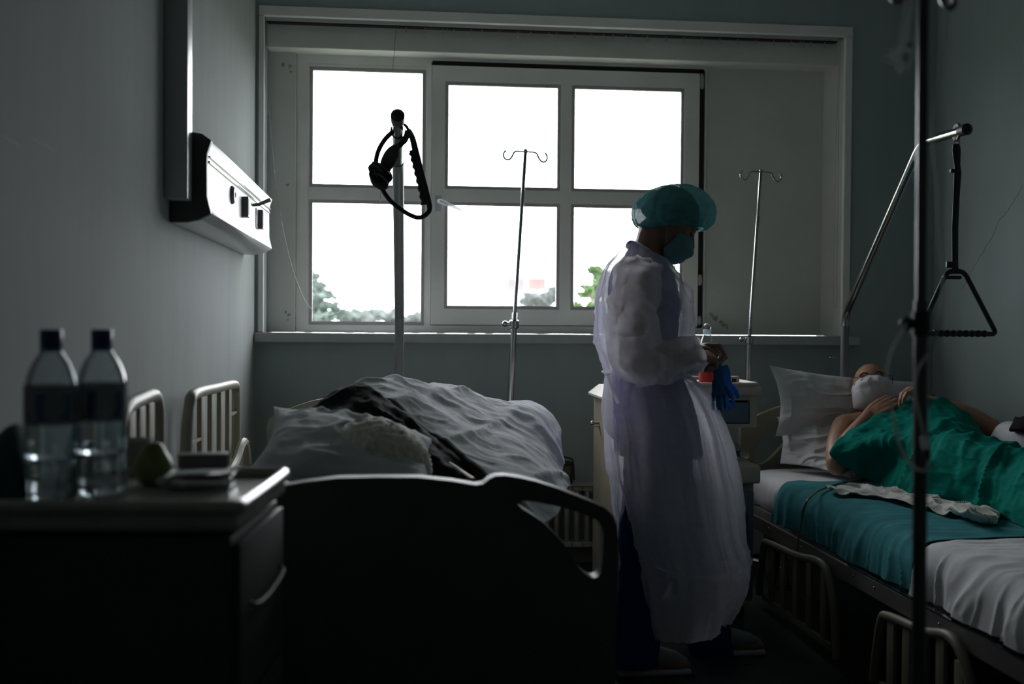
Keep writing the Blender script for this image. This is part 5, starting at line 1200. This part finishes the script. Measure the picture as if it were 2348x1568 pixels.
# green sheet over the patient
T_ = lambda *q: tuple(P(*q))
rowsG = [[T_(1930, 992, 4.22), T_(1960, 974, 4.23), T_(2000, 956, 4.23), T_(2040, 940, 4.22), T_(2080, 928, 4.20), T_(2132, 926, 4.20), T_(2186, 937, 4.18)],
         [T_(1905, 1034, 4.12), T_(1925, 1005, 4.13), T_(1975, 975, 4.12), T_(2040, 952, 4.10), T_(2100, 938, 4.10), T_(2160, 941, 4.08), T_(2218, 965, 4.05)],
         [T_(1922, 1062, 4.08), T_(1950, 1030, 4.04), T_(2000, 998, 4.02), T_(2070, 968, 3.98), T_(2140, 955, 3.95), T_(2200, 964, 3.92), T_(2262, 996, 3.88)],
         [(1.82, 4.03, .505), (1.86, 3.98, .60), T_(2040, 1010, 3.90), T_(2110, 985, 3.85), T_(2180, 975, 3.82), T_(2240, 988, 3.78), (2.22, 3.76, .66)],
         [(1.816, 3.80, .505), (1.85, 3.76, .60), (1.90, 3.73, .67), T_(2170, 1003, 3.70), T_(2232, 998, 3.66), T_(2288, 1014, 3.64), (2.22, 3.62, .62)],
         [(1.85, 3.60, .505), (1.88, 3.57, .59), (1.92, 3.55, .655), T_(2240, 1028, 3.50), T_(2285, 1025, 3.48), T_(2330, 1040, 3.46), (2.20, 3.46, .60)],
         [(1.905, 3.45, .505), (1.92, 3.42, .58), (1.95, 3.40, .64), (2.0, 3.38, .675), (2.05, 3.37, .69), (2.11, 3.36, .675), (2.2, 3.36, .59)],
         [(1.915, 3.27, .505), (1.925, 3.25, .58), (1.95, 3.24, .635), (2.0, 3.22, .665), (2.05, 3.21, .675), (2.11, 3.20, .66), (2.2, 3.2, .58)],
         [(1.89, 3.0, .505), (1.905, 3.0, .575), (1.94, 3.0, .63), (1.99, 3.0, .66), (2.05, 3.0, .67), (2.11, 3.0, .655), (2.2, 3.0, .57)],
         [(1.89, 2.45, .505), (1.905, 2.45, .56), (1.94, 2.45, .61), (1.99, 2.45, .64), (2.05, 2.45, .65), (2.11, 2.45, .635), (2.2, 2.45, .56)]]
A = net(rowsG, 190, 150); n_ = nrm(A); n_ *= np.sign(n_[95, 75, 2])
wp = .35*vn(A*2.6, 1)
d = .020*ridge(np.stack([A[..., 0]*6.5+A[..., 1]*3.2+wp, A[..., 1]*1.1-A[..., 0]*.8, A[..., 2]*1.5], -1), 81, 1)+.011*ridge(np.stack([A[..., 0]*5-A[..., 1]*7+wp*2, A[..., 1]*1.5+A[..., 0]*2.5, A[..., 2]*2], -1), 85, 2)+.004*ridge(A*np.array([16, 14, 14]), 88, 2)+.001*fbm(A*40, 4)
A = A+n_*(d*1.35+.010*crease(np.stack([A[..., 0]*5+A[..., 1]*3, A[..., 1]*3.4-A[..., 0]*3, A[..., 2]*2], -1), 83, 4)-.006)[..., None]; A[..., 2] = np.maximum(A[..., 2], mz+.016)
tag(MB().grid(A).build('surgical_sheet', 'drape_green', thick=.002), 'dark green surgical sheet crumpled over the patient in the right bed', 'sheet')
# crumpled white pad
pz_ = mz+.018
rw = [[PZ(1893, 1126, pz_), PZ(1985, 1120, pz_), PZ(2060, 1132, pz_), PZ(2120, 1146, pz_), PZ(2190, 1160, pz_), PZ(2245, 1172, pz_), PZ(2290, 1186, pz_)],
      [PZ(1905, 1134, pz_), PZ(1990, 1134, pz_), PZ(2070, 1148, pz_), PZ(2130, 1160, pz_), PZ(2200, 1176, pz_+.03), PZ(2250, 1188, pz_+.03), PZ(2292, 1196, pz_)],
      [PZ(1925, 1139, pz_), PZ(2010, 1146, pz_), PZ(2090, 1164, pz_), PZ(2150, 1180, pz_), PZ(2210, 1194, pz_), PZ(2250, 1203, pz_), PZ(2286, 1206, pz_)]]
A = net(rw, 50, 130); A[..., 2] += .009*(ridge(A*np.array([14, 10, 1]), 91)+.5).clip(0, 3)+.012*crease(A*np.array([9, 12, 1]), 93, 4); 
tag(MB().grid(A).build('absorbent_pad', 'pad_white', thick=.003), 'crumpled white absorbent pad lying on the teal sheet', 'pad')
tb = [P(1985, 1096, 3.86), P(1945, 1103, 3.86), P(1905, 1113, 3.88), P(1872, 1128, 3.90), P(1852, 1150, 3.92), P(1842, 1180, 3.90), P(1835, 1215, 3.92), P(1822, 1262, 3.95), P(1818, 1300, 3.95)]
tb2 = []
for q in tb:
    q = Vector(q)
    if q.x > RX0: q.z = max(q.z, mz+.024)
    tb2.append(q)
tb2 = [PZ(px, py, mz+.022) for px, py in ((1985, 1098), (1945, 1104), (1905, 1114), (1872, 1128))]+[PX(px, py, RX0-.070) for px, py in ((1850, 1150), (1840, 1180), (1834, 1215), (1826, 1262), (1820, 1300))]
tag(MB().tube([Vector(q) for q in cat_rom(tb2, 50)], .0038, 8).build('drain_tube', 'tube_amber'), 'amber drain tube running from the green sheet over the teal sheet edge', 'tubing')
# white blanket bundled at the wall and dark bag
A = []
cB = Vector((2.32, 3.82, mz))
for i in range(40):
    th = math.pi/2*i/39
    A.append([(cB.x+.13*math.cos(th)**.6*math.cos(ph), cB.y+.20*math.cos(th)**.6*math.sin(ph), cB.z+.015+.25*math.sin(th)) for ph in [2*math.pi*k/64 for k in range(64)]])
A = np.array(A); A = A+(.02*ridge(A*6, 95)*np.linspace(.2, 1, 40)[:, None])[..., None]*np.array([.3, .6, .6])
A[..., 0] = np.minimum(A[..., 0], XR-.02)
tag(MB().grid(A, closed_v=True).build('bundled_blanket', 'pillow_white'), 'white blanket bundled against the wall beyond the green sheet', 'blanket')
A = []
for i in range(30):
    th = math.pi*i/29
    A.append([(2.285+.065*math.sin(th)*math.cos(ph)*(1+.18*math.sin(3*ph+i*.3)), 3.73+.075*math.sin(th)*math.sin(ph)*(1+.15*math.sin(2*ph+1)), mz+.262+.032*math.cos(th)+.010*math.sin(ph*2+th*3)*math.sin(th)) for ph in [2*math.pi*k/48 for k in range(48)]])
A = np.array(A); A = A+(.012*ridge(A*22, 97))[..., None]*np.array([.5, .5, .8])
tag(MB().grid(A, closed_v=True).build('dark_cloth', 'jacket_black'), 'dark bundled cloth on the white blanket at the right edge', 'cloth')
# ------------------------------------------------------------------ patient in the left bed
lb = MB(); cL = P(880, 1046, 2.56)
Ml = frame_from((.25, .55, .55), (-.62, -.50, .25)); ql = head(lb, cL, Ml, .80)
pl_ = thing('person', 'white haired person lying in the left bed, seen from behind', 'person', (-.02, 3.2, .60))
limb(lb, [P(915, 1078, 2.60), P(955, 1092, 2.70), P(975, 1100, 2.80)], [.05, .05, .06])
lb.ball((.05, 3.02, .68), (.14, .17, .10)); lb.ball((.04, 3.30, .73), (.14, .20, .12)); lb.ball((.05, 3.58, .74), (.15, .18, .13))
limb(lb, [(.0, 2.92, .74), (-.10, 3.05, .70), (-.12, 3.15, .66)], [.055, .045, .04])
limb(lb, [(.06, 3.62, .74), (.22, 3.80, .72), (.20, 4.05, .68), (.18, 4.22, .66)], [.10, .075, .055, .04])
limb(lb, [(.0, 3.62, .70), (.08, 3.85, .68), (.02, 4.20, .65)], [.10, .07, .045])
place_mesh('body', remesh(lb, .006, 3), 'skin_pale', pl_)
A = []; cH = P(878, 1040, 2.56)
for i in range(50):
    th = math.pi*i/49
    r = []
    for j in range(70):
        ph = 2*math.pi*j/70
        v = Vector((.113*math.sin(th)**.9*math.cos(ph), .115*math.sin(th)*math.sin(ph), .082*math.cos(th)))
        v.z -= .30*v.x*(1 if v.x > 0 else .35)
        w = .0035*float(ridge(np.array([v.x*30+v.z*20, v.y*90, v.z*90-v.x*20]), 7)); r.append(tuple(cH+v*(1+w/.1)))
    A.append(r)
MB().grid(np.array(A), closed_v=True).build('hair', 'hair_white', pl_)
jr = [[(690, 1000, 3.10), (750, 960, 3.12), (800, 940, 3.12), (850, 945, 3.10), (900, 980, 3.05), (960, 1020, 3.0), (1030, 1065, 2.9), (1085, 1100, 2.8)],
      [(698, 965, 2.98), (748, 917, 3.0), (786, 897, 3.0), (830, 892, 3.0), (872, 915, 2.95), (930, 958, 2.9), (1000, 1015, 2.82), (1075, 1075, 2.72)],
      [(712, 972, 2.90), (760, 940, 2.90), (800, 925, 2.90), (850, 925, 2.88), (905, 958, 2.84), (955, 1000, 2.78), (1010, 1045, 2.72), (1068, 1088, 2.66)],
      [(745, 992, 2.80), (775, 978, 2.78), (805, 968, 2.78), (850, 965, 2.76), (900, 985, 2.74), (945, 1022, 2.70), (990, 1060, 2.66), (1040, 1100, 2.60)],
      [(765, 1030, 2.76), (790, 1020, 2.74), (820, 1010, 2.74), (850, 1010, 2.72), (890, 1030, 2.70), (930, 1060, 2.68), (975, 1090, 2.64), (1020, 1120, 2.58)]]
A = net([[tuple(P(*q)) for q in r] for r in jr], 70, 110); n_ = nrm(A); n_ *= np.sign(n_[30, 50, 2]); A = A+n_*(.008*ridge(A*np.array([11, 9, 11]), 101, 3))[..., None]
MB().grid(A).build('jacket', 'jacket_black', pl_, thick=.008)
cl_ = cat_rom([P(905, 965, 2.82), P(960, 1005, 2.76), P(1005, 1045, 2.70), P(1050, 1075, 2.66), P(1085, 1098, 2.60)], 40)
MB().tube([Vector(q) for q in cl_], .008, 10, flat=.4).build('shirt_edge', 'skin_pale', pl_)
br = [[(830, 915, 3.02), (880, 935, 2.97), (930, 965, 2.93), (985, 1005, 2.85), (1045, 1050, 2.76), (1100, 1098, 2.66), (1170, 1150, 2.56), (1215, 1225, 2.50)],
      [(836, 890, 3.10), (890, 897, 3.12), (950, 925, 3.10), (1015, 965, 3.04), (1080, 1015, 2.95), (1140, 1060, 2.86), (1215, 1108, 2.75), (1270, 1185, 2.68)],
      [(815, 890, 3.28), (857, 872, 3.30), (899, 863, 3.32), (945, 884, 3.36), (1010, 915, 3.32), (1090, 965, 3.22), (1190, 1030, 3.05), (1290, 1130, 2.95)],
      [(830, 905, 3.45), (900, 882, 3.50), (970, 880, 3.55), (1037, 884, 3.55), (1070, 897, 3.55), (1135, 945, 3.45), (1225, 1020, 3.30), (1297, 1120, 3.20)],
      [(850, 930, 3.70), (940, 895, 3.75), (1020, 889, 3.78), (1072, 902, 3.78), (1125, 928, 3.75), (1180, 940, 3.70), (1245, 965, 3.60), (1276, 1060, 3.50)],
      [(880, 960, 3.95), (960, 930, 4.0), (1040, 930, 4.0), (1110, 945, 4.0), (1170, 948, 4.0), (1222, 948, 3.95), (1258, 985, 3.88), (1270, 1060, 3.85)],
      [(890, 1010, 4.25), (960, 1005, 4.3), (1040, 1000, 4.3), (1110, 1005, 4.3), (1170, 1010, 4.3), (1215, 1020, 4.28), (1236, 1035, 4.25), (1240, 1065, 4.2)]]
A = net([[tuple(P(*q)) for q in r] for r in br], 190, 170); n_ = nrm(A); n_ *= np.sign(n_[95, 85, 2])
wp = .4*vn(A*2.2, 3)
d = .016*ridge(np.stack([A[..., 0]*6-A[..., 1]*.6+wp+A[..., 2]*2, A[..., 1]*1.4+A[..., 0]*.6, A[..., 2]*1.2], -1), 111, 1)+.010*ridge(np.stack([A[..., 0]*3+A[..., 1]*5+wp, A[..., 1]*.8-A[..., 0]*3, A[..., 2]*2], -1), 113, 1)+.003*ridge(A*np.array([13, 11, 12]), 115, 2)+.0008*fbm(A*40, 6)
A = A+n_*(d*1.2+.010*crease(np.stack([A[..., 0]*4.5-A[..., 1]*1.5, A[..., 1]*1.6, A[..., 2]*2], -1), 117, 4)-.007)[..., None]
bl = MB().grid(A).build('blanket', 'blanket_grey', thick=.006); tag(bl, 'rumpled grey white blanket heaped over the person in the left bed', 'blanket')
pillow([P(628, 930, 2.86), P(1010, 1010, 2.86), P(985, 1110, 2.36), P(560, 1090, 2.36)], .11, 'soft grey white pillow under the white haired head', 13, 'blanket_grey')
